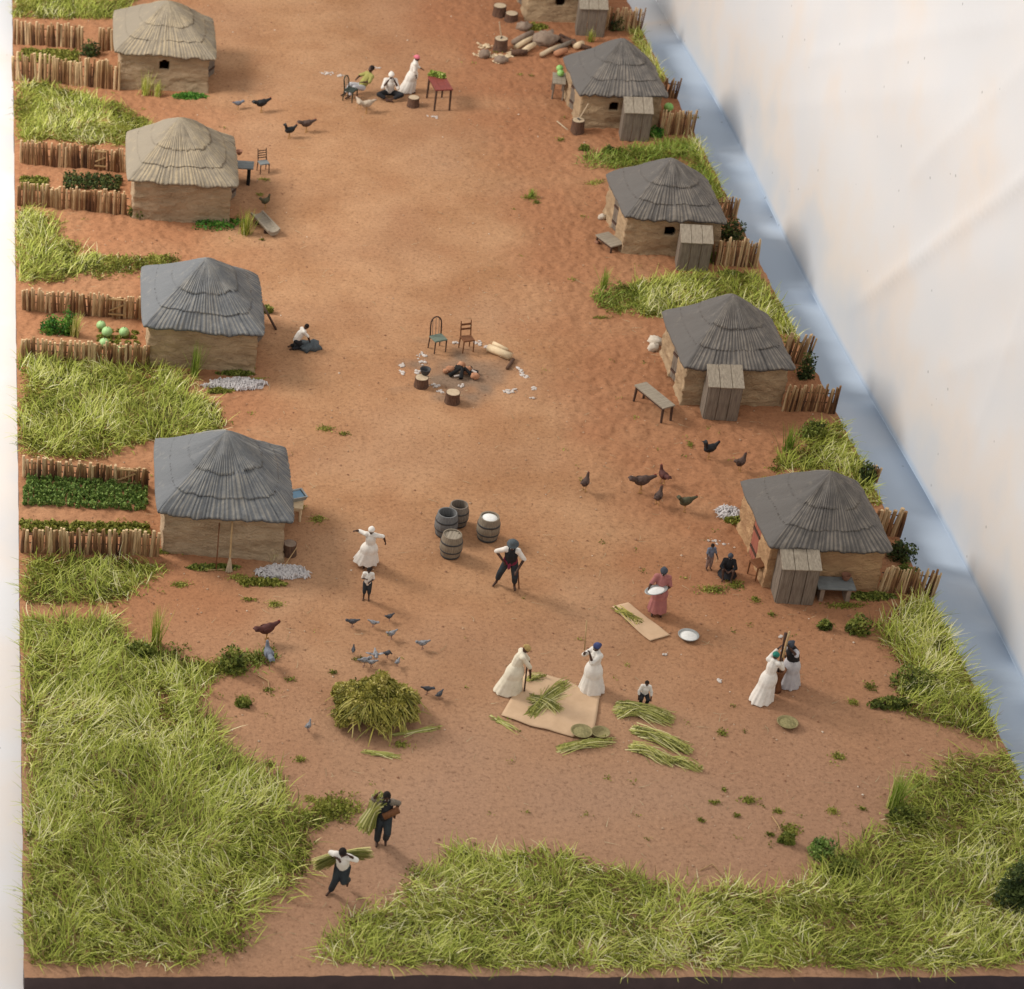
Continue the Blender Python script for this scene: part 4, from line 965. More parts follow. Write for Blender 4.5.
chips('ash', 'white ash and bone chips scattered in a ring round the camp fire', [(422, 355, 6, 2), (421, 362, 3, 4), (403, 365, 3, 2), (402, 373, 3, 2), (455, 343, 5, 1.5), (478, 343, 8, 2), (487, 347, 4, 1), (520, 371, 3, 3), (527, 378, 3, 2), (535, 389, 3, 1.5), (506, 392, 6, 2), (514, 390, 3, 2), (532, 398, 3, 1), (433, 386, 5, 2), (440, 391, 4, 1.5), (461, 386, 4, 1), (417, 372, 3, 2), (523, 375, 2, 2)], 'ash_white', 6, .045)
chips('ash', 'white chips beside the seated group at the top', [(328, 73, 8, 3), (339, 76, 4, 1.5), (374, 68, 6, 1), (433, 117, 5, 2)], 'ash_white', 6, .045)
chips('wood_chips', 'pale fresh wood chips around the tall chopping stump', [(486, 46, 7, 4), (482, 55, 8, 3), (494, 56, 8, 3), (507, 57, 6, 3), (512, 53, 5, 3), (500, 62, 8, 2)], 'fresh_wood', 10, .055)
chips('ash', 'white scraps on the ground near the lowest right hut', [(716, 541, 6, 1), (724, 544, 5, 1), (719, 681, 4, 1.5), (588, 704, 3, 1), (665, 655, 2, 1), (780, 637, 2, 1)], 'ash_white', 5, .04)
def wool(px, py, rx, ry, label):
    p = P(px, py); s = PM(py); root_loc = p; mb = MB()
    for _ in range(int(rx*ry*1.6)):
        a = random.random()*2*pi; q = sqrt(random.random())*(.85+.35*mnoise.noise(Vector((cos(a)*2+px, sin(a)*2, 0)))); x = cos(a)*q*rx/s; y = sin(a)*q*ry/s/.58
        b = random.random()*3; l = random.uniform(.06, .14)
        z = .03+.06*(1-q)
        mb.tube([(x-cos(b)*l, y-sin(b)*l, z-.02), (x+random.uniform(-.04, .04), y+random.uniform(-.04, .04), z+.03+random.random()*.05), (x+cos(b)*l, y+sin(b)*l, z-.02)], [.008, random.uniform(.014, .035), .008], 5)
    mb.ell((0, 0, -.02), (rx/s*.92, ry/s/.58*.9, .06), None, 20, 6, .3)
    o = mb.build('wool_heap', M['rag'], None, False, loc=p); tag(o, label, 'wool')
wool(282, 573, 30, 7, 'crumpled grey-white wool spread below the lowest left hut')
wool(236, 385, 33, 7, 'crumpled grey-white wool spread below the third left hut')
wool(728, 514, 12, 8, 'round heap of white wool left of the lowest right hut')
# rocks
for px, py, rx, mt, lab in ((655, 343, .2, 'stone_white', 'pale rock on the corner of the fourth right hut, upper of two'), (653, 349, .17, 'stone_white', 'pale rock on the corner of the fourth right hut, lower of two'), (484, 56, .22, 'stone_grey', 'round grey-brown rock left of the tall chopping stump'), (501, 62, .22, 'stone_grey', 'dark grey rock in front of the tall chopping stump'), (545, 43, .42, 'stone_grey', 'largest brown boulder between stump and second right hut'), (524, 29, .26, 'stone_grey', 'pale flat rock below the topmost right hut'), (602, 218, .13, 'stone_white', 'small white stone at the rear corner of the third right hut'), (597, 243, .08, 'clay', 'small reddish stone at the end of the low plank bench')):
    m_ = MB(); m_.ell((0, 0, rx*.4), (rx*1.25, rx, rx*.75), None, 14, 9, .45); o = m_.build('rock', M[mt], None, True, loc=P(px, py), rz=random.random()*3); tag(o, lab, 'rock')
for a, b, r, mt, lab in (((513, 45), (532, 36), .12, 'stone_grey', 'grey split log resting on the wood pile, rear'), ((515, 50), (533, 41), .11, 'fresh_wood', 'pale split log on the wood pile'), ((523, 54), (534, 48), .12, 'fresh_wood', 'short pale split log at the right end of the wood pile'), ((511, 55), (527, 56), .12, 'bark', 'dark barky log lowest in the wood pile'), ((541, 57), (560, 49), .1, 'cut_wood', 'long grey-white plank log right of the wood pile'), ((553, 53), (574, 44), .1, 'wood_grey', 'grey weathered log behind the plank log'), ((556, 41), (590, 52), .1, 'bark', 'long dark log pointing to the second right hut'), ((555, 57), (566, 54), .13, 'stone_tan', 'pinkish billet beside the second right hut'), ((575, 50), (582, 47), .13, 'fresh_wood', 'pale billet just behind the second right hut roof'), ((560, 36), (580, 48), .06, 'wood_dark', 'thin dark branch behind the long dark log')):
    A = P(*a); B = P(*b); A.z += r*.9; B.z += r*.9+.05; rod('log', [A, (A+B)/2+Vector((0, 0, .02)), B], [r, r*1.05, r*.9], mt, lab, 'log', 'split logs by the topmost right hut')
# axe in tall stump, axe on the pale stump
def axe(px, py, z, rot, label, tilt=.9):
    p = P(px, py); p.z += z; root = empty('axe', p, rot, label, 'axe')
    MB().tube([(0, 0, .02), (.35*sin(tilt), 0, .35*cos(tilt)), (.7*sin(tilt), 0, .7*cos(tilt))], .024, 6).build('handle', M['cut_wood'], root)
    MB().box((0, 0, .02), (.05, .2, .1), taper=.6).build('blade', M['iron'], root)
axe(500, 50, .5, 2.6, 'dark axe standing in the tall chopping stump', .25)
axe(577, 132, .5, .4, 'axe with pale handle struck in the stump by the second right hut', .5)
rod('stick', [P(557, 122)+Vector((0, 0, .03)), P(568, 131)+Vector((0, 0, .03))], .025, 'cut_wood', 'thin pale stick on the ground left of the pale stump with axe', 'stick')

# pots, bowls, trays
def bowl(px, py, r, h, label, mt, fill=None, z=0, rot=0, name='bowl'):
    p = P(px, py); p.z += z; root = empty(name, p, rot, label, name.replace('_', ' '))
    MB().lathe([(r*.55, 0), (r*.85, h*.45), (r, h), (r*1.03, h+.01), (r*.96, h+.012), (r*.8, h*.5), (r*.3, h*.25)], n=30, cap=True).build('shell', M[mt], root, True)
    if fill: MB().lathe([(r*.86, h*.62), (r*.6, h*.85), (r*.25, h*1.0), (.004, h*1.05)], n=20, cap=False).build('contents', M[fill], root, True)
    return root
bowl(688, 638, .28, .11, 'round tin basin of white flour in the middle of the yard', 'tin', 'flour', name='basin')
bowl(787, 725, .27, .1, 'shallow woven basket of green grain below the two pounding women', 'basket', 'basket_green', name='basket')
bowl(581, 735, .28, .1, 'flat basket on the near corner of the large ground cloth', 'basket', 'basket_green', name='basket', z=.04)
bowl(600, 736, .24, .14, 'dark round basket just off the near corner of the cloth', 'basket', None, name='basket')
bowl(842, 594, .13, .17, 'small round clay pot on the blue-grey table', 'clay', None, z=.5, name='pot')
bowl(424, 383, .17, .2, 'dark iron cooking pot on the stump by the camp fire', 'iron', None, z=.32, name='pot')
bowl(238, 172, .12, .14, 'small red-brown pot on the table behind the second left hut', 'clay', None, z=.72, name='pot')
p = P(294, 512); p.z += .5; root = empty('wash_tub', p, .3, 'pale blue wash tub full of water behind the lowest left hut', 'tub')
MB().add([(-.24, -.19, 0), (.24, -.19, 0), (.24, .19, 0), (-.24, .19, 0), (-.3, -.24, .15), (.3, -.24, .15), (.3, .24, .15), (-.3, .24, .15), (-.25, -.2, .15), (.25, -.2, .15), (.25, .2, .15), (-.25, .2, .15), (-.22, -.17, .03), (.22, -.17, .03), (.22, .17, .03), (-.22, .17, .03)], [(3, 2, 1, 0), (0, 1, 5, 4), (1, 2, 6, 5), (2, 3, 7, 6), (3, 0, 4, 7), (4, 5, 9, 8), (5, 6, 10, 9), (6, 7, 11, 10), (7, 4, 8, 11), (8, 9, 13, 12), (9, 10, 14, 13), (10, 11, 15, 14), (11, 8, 12, 15), (12, 13, 14, 15)]).build('tub', M['tin'], root)
MB().box((0, 0, .11), (.47, .37, .005)).build('water', M['water_blue'], root)
# hollow log trough by second left hut
p = P(265, 228); root = empty('trough', p, R(-70), 'half-round wooden trough lying on the ground right of the second left hut', 'trough')
prof = [(cos(q)*.24, sin(q)*.24) for q in np.linspace(pi, 2*pi, 11)]+[(.2, .0)]+[(cos(q)*.19, sin(q)*.1) for q in np.linspace(2*pi, pi, 9)]
vs = [(-.72, a, b+.3) for a, b in prof]+[(.72, a, b+.3) for a, b in prof]; n = len(prof)
MB().add(vs, [(k, (k+1) % n, n+(k+1) % n, n+k) for k in range(n)]+[tuple(range(n))[::-1], tuple(range(n, 2*n))]).build('body', M['wood_grey_flat'], root)
for x in (-.35, .35): MB().box((x, 0, .05), (.1, .4, .14)).build('foot', M['wood_dark'], root)
# broom and stick
p = P(229, 572); q = Vector((6.92, 59.62, 1.3)); root = empty('broom', p, 0, 'straw broom leaning against the lowest left hut front wall', 'broom')
d = q-p; MB().tube([d*.28, d], .028, 7).build('handle', M['pole'], root)
bl = blades(np.zeros((120, 2)), .1, .2, .02)[0]
vs = []; mb = MB()
for k in range(40):
    a = random.random()*6.3; r = random.random()*.13; mb.tube([d*.32, Vector((cos(a)*r, sin(a)*r*.7, .02))], [.018, .008], 4)
mb.build('bristles', M['cut_wood'], root)
rod('stick', [P(216, 571), Vector((6.55, 59.6, 1.25))], .017, 'wood_brown', 'dark stick leaning on the lowest left hut wall, left of the broom', 'stick')
rod('stick', [P(205, 571)+Vector((0, 0, .03)), P(226, 570)+Vector((0, 0, .03))], .022, 'pole', 'pale stick lying flat at the foot of the broom', 'stick')
rod('stick', [P(284, 569)+Vector((0, 0, .1)), P(296, 556)+Vector((0, 0, .3))], .015, 'pole', 'thin straw stick poking up from the wool heap', 'stick')

# melons
def melon(px, py, r, label, z=0, mt='melon', group='pale melons in the garden'):
    p = P(px, py); p.z += z
    mb = MB(); mb.ell((0, 0, r*.9), (r, r*1.1, r*.92), None, 18, 12); root = empty('melon', p, 0, label, 'melon', group)
    mb.build('fruit', M[mt], root, True); MB().tube([(0, 0, r*1.78), (.02, .01, r*1.78+.04)], .01, 5).build('stem', M['bark'], root)
melon(101, 329, .16, 'pale green melon farthest back in the melon garden'); melon(107, 336, .18, 'largest pale green melon in the middle of the melon garden'); melon(124, 336, .17, 'pale green melon furthest right in the melon garden'); melon(104, 347, .17, 'pale melon peeking over the front fence, left of the other'); melon(121, 354, .16, 'pale melon seen through the top of the front fence sticks')
melon(558, 93, .14, 'front bright green watermelon on the pole table', .72, 'melon_bright', 'watermelons on the pole table'); melon(557, 88, .135, 'rear bright green watermelon on the pole table', .72, 'melon_bright', 'watermelons on the pole table')
melon(668, 111, .18, 'single bright green melon between fence and second right hut', 0, 'melon_bright', None)
for k, (x, y, lab) in enumerate(((426, 92, 'leafy green cabbage, leftmost on the red table'), (430, 92.5, 'leafy green cabbage in the middle of the red table'), (435, 94, 'leafy green cabbage, rightmost on the red table'))):
    p = P(x+4, y+5); p.z += .9; c = clump_pts(0, 0, .17, .14, .2, 260); c[:, 2] -= terr(0, 0)
    V, F, a = flakes(c, .05); o = np_mesh('cabbage', V, F, M['grass_lush'], attr=dict(rnd=a), smooth=False); o.location = p; tag(o, lab, 'cabbage', 'cabbages on the red table')

# cloths and sheaves
def cloth(poly, label, name='ground_cloth'):
    pts = [P(*p) for p in poly]; c = sum(pts, Vector())/len(pts); n = len(pts); vs = []; fs = []
    rings = 14
    for k in range(1, rings+1):
        f = k/rings
        for i in range(n):
            a, b = pts[i], pts[(i+1) % n]
            for j in range(8):
                q = a.lerp(b, j/8); q = c.lerp(q, f); q.z = ZT(q)+.035+.035*mnoise.noise(q*1.6)+.012*mnoise.noise(q*5); vs.append(q-c)
    m = n*8; cz = c.copy(); cz.z = ZT(c)+.035; vs.append(cz-c)
    for k in range(rings-1):
        for i in range(m): fs.append((k*m+i, (k+1)*m+i, (k+1)*m+(i+1) % m, k*m+(i+1) % m))
    for i in range(m): fs.append((len(vs)-1, i, (i+1) % m))
    o = MB().add(vs, fs).build(name, M['mat_cloth'], None, True, loc=c); s_ = o.modifiers.new('solid', 'SOLIDIFY'); s_.thickness = .015; tag(o, label, 'cloth')
cloth([(501, 716), (526, 673), (545, 676), (566, 681), (582, 690), (600, 694), (597, 715), (594, 731), (573, 738), (548, 731), (530, 727)], 'large beige ground cloth between two women in white')
cloth([(612, 608), (628, 604), (650, 621), (670, 636), (650, 642), (632, 627)], 'narrow beige cloth in front of the woman in pink')
def sheaf(a, b, wpx, label, n=170, mt='straw', z=0, h=.16, name='sheaf', group='cut green sheaves'):
    A = P(*a); B = P(*b); A.z += z; B.z += z; d = (B-A); L = d.length; dn = d/L; sd = Vector((-dn.y, dn.x, 0)); s = PM(a[1]); W = wpx/s/2
    V = np.zeros((n, 6, 2, 3)); 
    for i in range(n):
        o = random.gauss(0, .45)*W; hz = abs(random.gauss(0, .5))*h; s0 = random.uniform(-.12, .3)*L; s1 = random.uniform(.6, 1.1)*L; cv = random.gauss(0, .04); an = random.gauss(0, .16)
        for k in range(6):
            f = k/5; q = dn*(s0+(s1-s0)*f)+sd*(o*(.7+.9*abs(f-.4))+cv*sin(pi*f)+an*L*(f-.35)*min(1, .5/L+.3))+Vector((0, 0, hz*(.4+sin(pi*f)*.8)+.02))
            w_ = .013*(1-f*.6); V[i, k, 0] = q-sd*w_-Vector((0, 0, w_*.5)); V[i, k, 1] = q+sd*w_+Vector((0, 0, w_*.5))
    idx = np.arange(n*12).reshape(n, 6, 2); F = np.stack([idx[:, :-1, 0], idx[:, :-1, 1], idx[:, 1:, 1], idx[:, 1:, 0]], -1).reshape(-1, 4)
    a_ = np.repeat(RNG.random(n), 12)
    m = n*3; f = RNG.random(m); cc = np.array(dn)[None]*(f*L)[:, None]+np.array(sd)[None]*(RNG.normal(0, .4, m)*W)[:, None]; cc[:, 2] += RNG.random(m)*h
    parts = [(V.reshape(-1, 3), F, a_), flakes(cc, .035, RNG.random(m)*.6)]
    v, f, a_ = join(parts); o = np_mesh(name, v, f, M[mt], attr=dict(rnd=a_), smooth=False); o.location = A; return tag(o, label, 'sheaf', group)
sheaf((531, 716), (566, 684), 11, 'green sheaf lying diagonally on the large cloth, reaching its back edge')
sheaf((530, 699), (560, 712), 12, 'loose crossing sheaf on the middle of the large cloth', 120)
sheaf((526, 682), (545, 678), 5, 'small wisp of straw at the bending woman feet', 40)
sheaf((620, 707), (670, 721), 15, 'upper green sheaf just in front of the crouching child', 260)
sheaf((618, 716), (650, 712), 8, 'short sheaf tucked under the upper green sheaf', 100)
sheaf((636, 731), (688, 752), 13, 'middle green sheaf of the stack on bare ground', 230)
sheaf((633, 748), (672, 764), 9, 'lower thin green sheaf on bare ground', 130)
sheaf((668, 760), (702, 771), 6, 'thin pale wisp at the lower right end of the sheaves', 50)
sheaf((560, 750), (612, 742), 9, 'loose straw scattered at the near edge of the large cloth', 60)
sheaf((492, 718), (520, 732), 9, 'few loose straws left of the large cloth', 14, h=.03)
sheaf((615, 609), (640, 625), 7, 'crumbled leaves drying on the narrow cloth', 50, 'hay', .03, .06)
# hay pile
def haypile():
    p = P(374, 715); n = 330; V = np.zeros((n, 6, 2, 3)); rn = np.zeros(n); parts = []
    def top(x, y):
        r2 = (x/1.35)**2+(y/1.25)**2
        return max(0, .62*(1-r2)*(1+.9*mnoise.noise(Vector((x*1.9, y*1.9, 4)))))+.06
    for i in range(170):
        a = random.random()*2*pi; r0 = sqrt(random.random())*(.92+.3*mnoise.noise(Vector((cos(a)*2, sin(a)*2, 7)))); x = cos(a)*r0*1.2; y = sin(a)*r0*1.1+.12
        cr = random.uniform(.10, .21); u = RNG.normal(size=(130, 3)); u /= np.linalg.norm(u, axis=1)[:, None]; u *= (RNG.random(130)**.3)[:, None]*cr
        c = u+np.array([x, y, top(x, y)+cr*.4]); c[:, 2] = np.maximum(c[:, 2], .02); b_ = random.uniform(.25, .9)
        parts.append(flakes(c, .042, np.clip(b_+RNG.normal(0, .16, 130), 0, 1)))
    for i in range(n):
        a = random.uniform(-pi, .25*pi) if i % 4 else random.random()*6.3; r0 = random.uniform(.25, .85); x = cos(a)*r0*1.15; y = sin(a)*r0*1.05
        az = -pi/2+random.gauss(0, .55)+.5*cos(a); L = random.uniform(.3, .75); q = Vector((x, y, top(x, y)+.06)); t = -.1
        cvz = random.gauss(0, .12)
        for k in range(6):
            sd = Vector((-sin(az), cos(az), .15))*.017*(1-.1*k); V[i, k] = [q-sd, q+sd]
            q = q+Vector((cos(az)*cos(t), sin(az)*cos(t), -sin(t)))*L/5; t += .2; az += cvz; q.z = max(q.z, .03, min(q.z, 9))
        rn[i] = min(1, max(0, .5+random.gauss(0, .22)))
    idx = np.arange(n*12).reshape(n, 6, 2); F = np.stack([idx[:, :-1, 0], idx[:, :-1, 1], idx[:, 1:, 1], idx[:, 1:, 0]], -1).reshape(-1, 4)
    v, f, a_ = join([(V.reshape(-1, 3), F, np.repeat(rn, 12))]+parts)
    o = np_mesh('plant_heap', v, f, M['hay'], attr=dict(rnd=a_), smooth=False); o.location = p; tag(o, 'big drooping heap of olive-green cut plants with pigeons behind it', 'heap')
haypile()
sheaf((395, 735), (440, 728), 6, 'few long straws trailing right of the plant heap', 16, h=.04); sheaf((365, 752), (400, 758), 6, 'loose straws below the plant heap', 24, h=.04)
rod('dry_stalk', [P(258, 676)+Vector((0, 0, .02)), P(268, 682)+Vector((0, 0, .04)), P(270, 694)+Vector((0, 0, .02))], .016, 'pole', 'curved pale stalk on bare soil below the guinea fowl', 'stalk')
rod('dry_stalk', [P(772, 817)+Vector((0, 0, .02)), P(776, 832)+Vector((0, 0, .25)), P(786, 843)], .016, 'pole', 'bent dry stalk rising from the tiny weedy bush', 'stalk')
rod('dry_stalk', [P(700, 871)+Vector((0, 0, .02)), P(712, 865)+Vector((0, 0, .04)), P(725, 880)+Vector((0, 0, .02))], .014, 'pole', 'thin bent straw on bare soil above the front grass', 'stalk')
rod('leaning_pole', [P(276, 330)+Vector((0, 0, .02)), Vector(P(264, 316))+Vector((-.1, 0, .5))], .04, 'wood_dark', 'dark pole leaning at the back corner of the third left hut', 'pole')
shrub(267, 312, 6, 6, 'small green sprig behind the right corner of the third left hut', 'shrub')

# ------------------------------------------------------------------ people
def person(px, py, heading, height, label, joints=None, dress=None, shirt=None, trousers=None, vest=None, sash=None, wrap=None, hat=None, hair=True, skirt=None, lean=0, nolegs=False, loc=None, headtilt=0):
    p = P(px, py) if loc is None else Vector(loc); k = height/1.65
    root = empty('person', p, R(heading), label, 'person', sc=k)
    J = dict(pel=(0, 0, .88), che=(0, 0, 1.2), neck=(0, .0, 1.40), head=(0, .03, 1.53))
    for s_, n in ((-1, 'L'), (1, 'R')):
        J['sh'+n] = (s_*.165, 0, 1.34); J['el'+n] = (s_*.24, -.03, 1.07); J['wr'+n] = (s_*.25, .1, .86)
        J['hip'+n] = (s_*.085, 0, .86); J['kn'+n] = (s_*.10, .03, .47); J['an'+n] = (s_*.11, 0, .08); J['toe'+n] = (s_*.13, .17, .035)
    J = {a: Vector(b) for a, b in J.items()}
    if lean:
        rm = Matrix.Rotation(-lean, 3, 'X'); pv = J['pel']
        for a in J:
            if a[:2] in ('ch', 'ne', 'he', 'sh', 'el', 'wr'): J[a] = pv+rm @ (J[a]-pv)
    for a, b in (joints or {}).items(): J[a] = Vector(b)
    b = MB()
    # torso
    b.cap(J['pel'], J['che'], .125, .13); b.cap(J['shL'], J['shR'], .062, .062); b.cap(J['che'], (J['shL']+J['shR'])/2, .12, .085)
    b.cap((J['shL']+J['shR'])/2, J['head']-(J['head']-J['neck'])*.3, .052, .048)
    ax = (J['head']-J['neck']).normalized(); fw = Vector((0, 1, 0)); fw = (fw-ax*fw.dot(ax))
    if fw.length < .2: fw = Vector((0, .3, -1))
    fw.normalize(); sd = fw.cross(ax)
    if headtilt:
        rt = Matrix.Rotation(-headtilt, 3, sd); ax = rt @ ax; fw = rt @ fw
    MR = Matrix((sd, fw, ax)).transposed(); hd = J['head']
    b.ell(hd+ax*.02, (.088, .105, .115), MR, 14, 10); b.ell(hd-ax*.06+fw*.03, (.055, .06, .055), MR)
    b.ell(hd+fw*.108-ax*.015, (.015, .02, .028), MR); b.ell(hd+fw*.086-ax*.058, (.03, .014, .01), MR)
    b.ell(hd+fw*.08+ax*.035, (.055, .018, .012), MR)
    for s_ in (-1, 1): b.ell(hd+sd*s_*.078-ax*.005, (.013, .022, .03), MR)
    for n, s_ in (('L', -1), ('R', 1)):
        b.cap(J['sh'+n], J['el'+n], .056, .045); b.cap(J['el'+n], J['wr'+n], .045, .033)
        f = (J['wr'+n]-J['el'+n]).normalized(); t = f.cross(Vector((0, 0, 1)))
        if t.length < .2: t = Vector((0, 1, 0))
        t.normalize(); u = t.cross(f); pc = J['wr'+n]+f*.05
        Mh = Matrix((t, f, u)).transposed(); b.ell(pc, (.036, .045, .018), Mh)
        for i, (o, l) in enumerate(((-.028, .055), (-.01, .065), (.01, .062), (.027, .048))):
            a0 = pc+t*o+f*.035; a1 = a0+f*l*.6-u*.008; a2 = a1+f*l*.35-u*.03; b.cap(a0, a1, .0105, .0105, 6); b.cap(a1, a2, .0105, .009, 6)
        a0 = pc-t*.03*s_-f*.01; a1 = a0-t*.035*s_+f*.035-u*.01; b.cap(a0, a1, .013, .011, 6)
        if not nolegs:
            b.cap(J['hip'+n], J['kn'+n], .082, .055); b.cap(J['kn'+n], J['an'+n], .055, .036); b.cap(J['an'+n]+Vector((0, 0, -.01)), J['toe'+n], .04, .03); 
    b.build('body', M['skin'], root, voxel=.013, smo=2)
    for s_ in (-1, 1):
        MB().ell(hd+fw*.094+sd*s_*.036+ax*.015, .0125, None, 8, 6).build('eye', M['eye'], root, True)
    def slv(m, n, frac, r=1.22):
        e = J['sh'+n].lerp(J['el'+n], min(frac, 1)); m.cap(J['sh'+n], e, .066*r, .056*r)
        if frac > 1: m.cap(J['el'+n], J['el'+n].lerp(J['wr'+n], frac-1), .054*r, .044*r)
    def torso(m, r=1.2, waist=True):
        m.cap(J['che'], (J['shL']+J['shR'])/2-ax*.0, .145*r, .1*r); m.cap(J['shL'], J['shR'], .078*r, .078*r); m.cap(J['pel'].lerp(J['che'], .25), J['che'], .135*r, .145*r)
    if dress:
        mt, slf, hem, hr, folds = dress      # hem centre, hem radii
        m = MB(); torso(m); [slv(m, n, slf) for n in 'LR']
        wst = J['pel'].lerp(J['che'], .35); hem = Vector(hem); n = 48; prof = []
        rows = 15; vs = []; fs = []
        for i in range(rows+1):
            f = i/rows; c = wst.lerp(Vector((J['pel'].x, J['pel'].y, max(J['pel'].z-.05, .3))), min(f*3.5, 1)).lerp(hem, max(0, (f-.1)/.9)**1.0)
            c = wst.lerp(hem, f); c.x = wst.x+(hem.x-wst.x)*f**1.3; c.y = wst.y+(hem.y-wst.y)*f**1.3
            rx = .155+(hr[0]-.155)*f**.9+.05*sin(pi*min(1, f*2.2))*(f < .46); ry = .14+(hr[1]-.14)*f**.9+.04*sin(pi*min(1, f*2.2))*(f < .46)
            for j in range(n):
                q = 2*pi*j/n; w_ = 1+folds*f*(.6*sin(q*9+px)+.4*sin(q*14+py+f*2)); vs.append(c+Vector((cos(q)*rx*w_, sin(q)*ry*w_, -.015*f*sin(q*9+px))))
        for i in range(rows):
            for j in range(n): fs.append((i*n+j, i*n+(j+1) % n, (i+1)*n+(j+1) % n, (i+1)*n+j))
        fs.append(tuple(range(n))); fs.append(tuple(rows*n+j for j in range(n))[::-1]); m.add(vs, [tuple(reversed(f)) for f in fs])
        m.build('dress', M[mt], root, voxel=.014, smo=2)
    if shirt:
        mt, slf = shirt; m = MB(); torso(m); [slv(m, n, slf) for n in 'LR']; m.cap(J['pel'], J['che'], .14, .145); m.build('shirt', M[mt], root, voxel=.014, smo=2)
    if vest:
        m = MB(); m.cap(J['pel'].lerp(J['che'], .1), J['che'], .175, .19); m.cap(J['che'], (J['shL']+J['shR'])/2, .185, .14); m.build('vest', M[vest], root, voxel=.014, smo=2)
    if trousers:
        mt, fr = trousers; m = MB(); m.cap(J['hipL'], J['hipR'], .12, .12); m.cap(J['pel'], J['pel'].lerp(J['che'], .3), .135, .135)
        for n in 'LR':
            m.cap(J['hip'+n], J['kn'+n], .12, .092); m.cap(J['kn'+n], J['kn'+n].lerp(J['an'+n], fr), .092, .078)
        m.build('trousers', M[mt], root, voxel=.014, smo=2)
    if sash:
        m = MB(); c = J['pel'].lerp(J['che'], .12); m.cap(c-Vector((.03, 0, 0)), c+Vector((.03, 0, 0)), .175, .175); m.cap(c+Vector((.0, .12, 0)), c+Vector((.02, .14, -.2)), .05, .04); m.build('sash', M[sash], root, voxel=.014, smo=2)
    if wrap:
        m = MB(); m.ell(hd+ax*.06-fw*.02, (.112, .118, .092), MR, 16, 10); m.ell(hd+ax*.04-fw*.12, (.055, .05, .05), MR); m.build('headwrap', M[wrap], root, voxel=.012, smo=2)
    elif hat:
        m = MB(); m.lathe([(.17, .0), (.165, .012), (.105, .02), (.1, .11), (.085, .135), (.01, .14)], hd+ax*.085-fw*.03, 24, True, MR); m.build('hat', M[hat], root, True)
        MB().ell(hd+ax*.035-fw*.018, (.094, .106, .09), MR, 14, 9).build('hair', M['hair'], root, True)
    elif hair:
        MB().ell(hd+ax*.045-fw*.02, (.098, .11, .105), MR, 14, 9, .05).build('hair', M['hair'], root, True)
    return root
# 1 woman in white twirling towards camera (faces camera = heading 180)
person(368, 567, 165, 1.44, 'woman in short-sleeved white dress and white headscarf, arms held out', dict(elL=(-.40, .0, 1.30), wrL=(-.46, -.05, 1.08), elR=(.42, -.06, 1.34), wrR=(.5, .08, 1.42)), dress=('white_cloth', .9, (.1, -.12, .16), (.42, .38), .09), wrap='white_cloth', lean=.12)
person(366, 599, 170, 1.08, 'small child in white shirt and dark shorts below the woman with outstretched arms', dict(wrL=(-.1, .16, 1.05), wrR=(.12, .12, 1.15)), shirt=('white_cloth', .8), trousers=('dark_trouser', .3))
person(507, 586, 165, 1.66, 'man in black vest and grey hat leaning on a short cane', dict(elR=(.42, .0, 1.13), wrR=(.2, .16, .95), elL=(-.36, .12, 1.08), wrL=(-.22, .42, .86), hipL=(-.1, 0, .84), knL=(-.18, .14, .46), anL=(-.2, .04, .08), toeL=(-.24, .2, .035), knR=(.24, .08, .46), anR=(.31, -.02, .08), toeR=(.38, .14, .035)), shirt=('white_cloth', 1.0), vest='black_cloth', trousers=('dark_trouser', .55), sash='sash', hat='hat_grey', lean=.25, headtilt=-.1)
rod('cane', [P(519, 589), P(516, 580)+Vector((0, 0, .5)), P(513, 582)+Vector((0, 0, .85))], .02, 'wood_brown', 'short brown cane held by the man in the black vest', 'cane')
person(512, 691, -90, 1.56, 'woman in cream dress and tan headwrap stooping over the left of the cloth', dict(elL=(-.2, .38, .98), wrL=(-.12, .44, .72), elR=(.2, .36, 1.0), wrR=(.12, .42, .68)), dress=('cream_cloth', .95, (0, -.14, .02), (.32, .40), .05), wrap='wrap_tan', lean=.3, headtilt=.4)
rod('pestle', [P(524, 693)+Vector((0, 0, .05)), P(523, 693)+Vector((0, 0, .9))], .022, 'wood_dark', 'dark wooden stick held upright by the stooping woman', 'stick')
person(590, 690, 115, 1.56, 'woman in white dress and dark blue headwrap with both hands raised', dict(elL=(-.2, .26, 1.2), wrL=(-.12, .32, 1.46), elR=(.22, .24, 1.2), wrR=(.08, .34, 1.4)), dress=('white_cloth', 1.2, (0, -.06, .02), (.36, .38), .07), wrap='wrap_blue', lean=-.02)
rod('flail', [P(589, 690)+Vector((-.3, .0, 1.35)), P(589, 690)+Vector((-.3, .25, 2.15))], .018, 'pole', 'thin pale stick raised by the woman in the blue headwrap', 'stick')
person(643, 703, 170, .98, 'crouching child in white shirt and black trousers behind the upper sheaf', dict(pel=(0, -.05, .5), che=(0, .02, .85), neck=(0, .08, 1.06), head=(0, .11, 1.2), shL=(-.16, .04, .99), shR=(.16, .04, .99), elL=(-.27, .08, .72), wrL=(-.28, .2, .45), elR=(.27, .08, .72), wrR=(.26, .2, .45), hipL=(-.09, -.02, .5), hipR=(.09, -.02, .5), knL=(-.15, .32, .45), knR=(.15, .32, .45), anL=(-.13, .15, .08), anR=(.13, .15, .08), toeL=(-.15, .3, .035), toeR=(.15, .3, .035)), shirt=('white_cloth', 1.5), trousers=('black_cloth', .8))
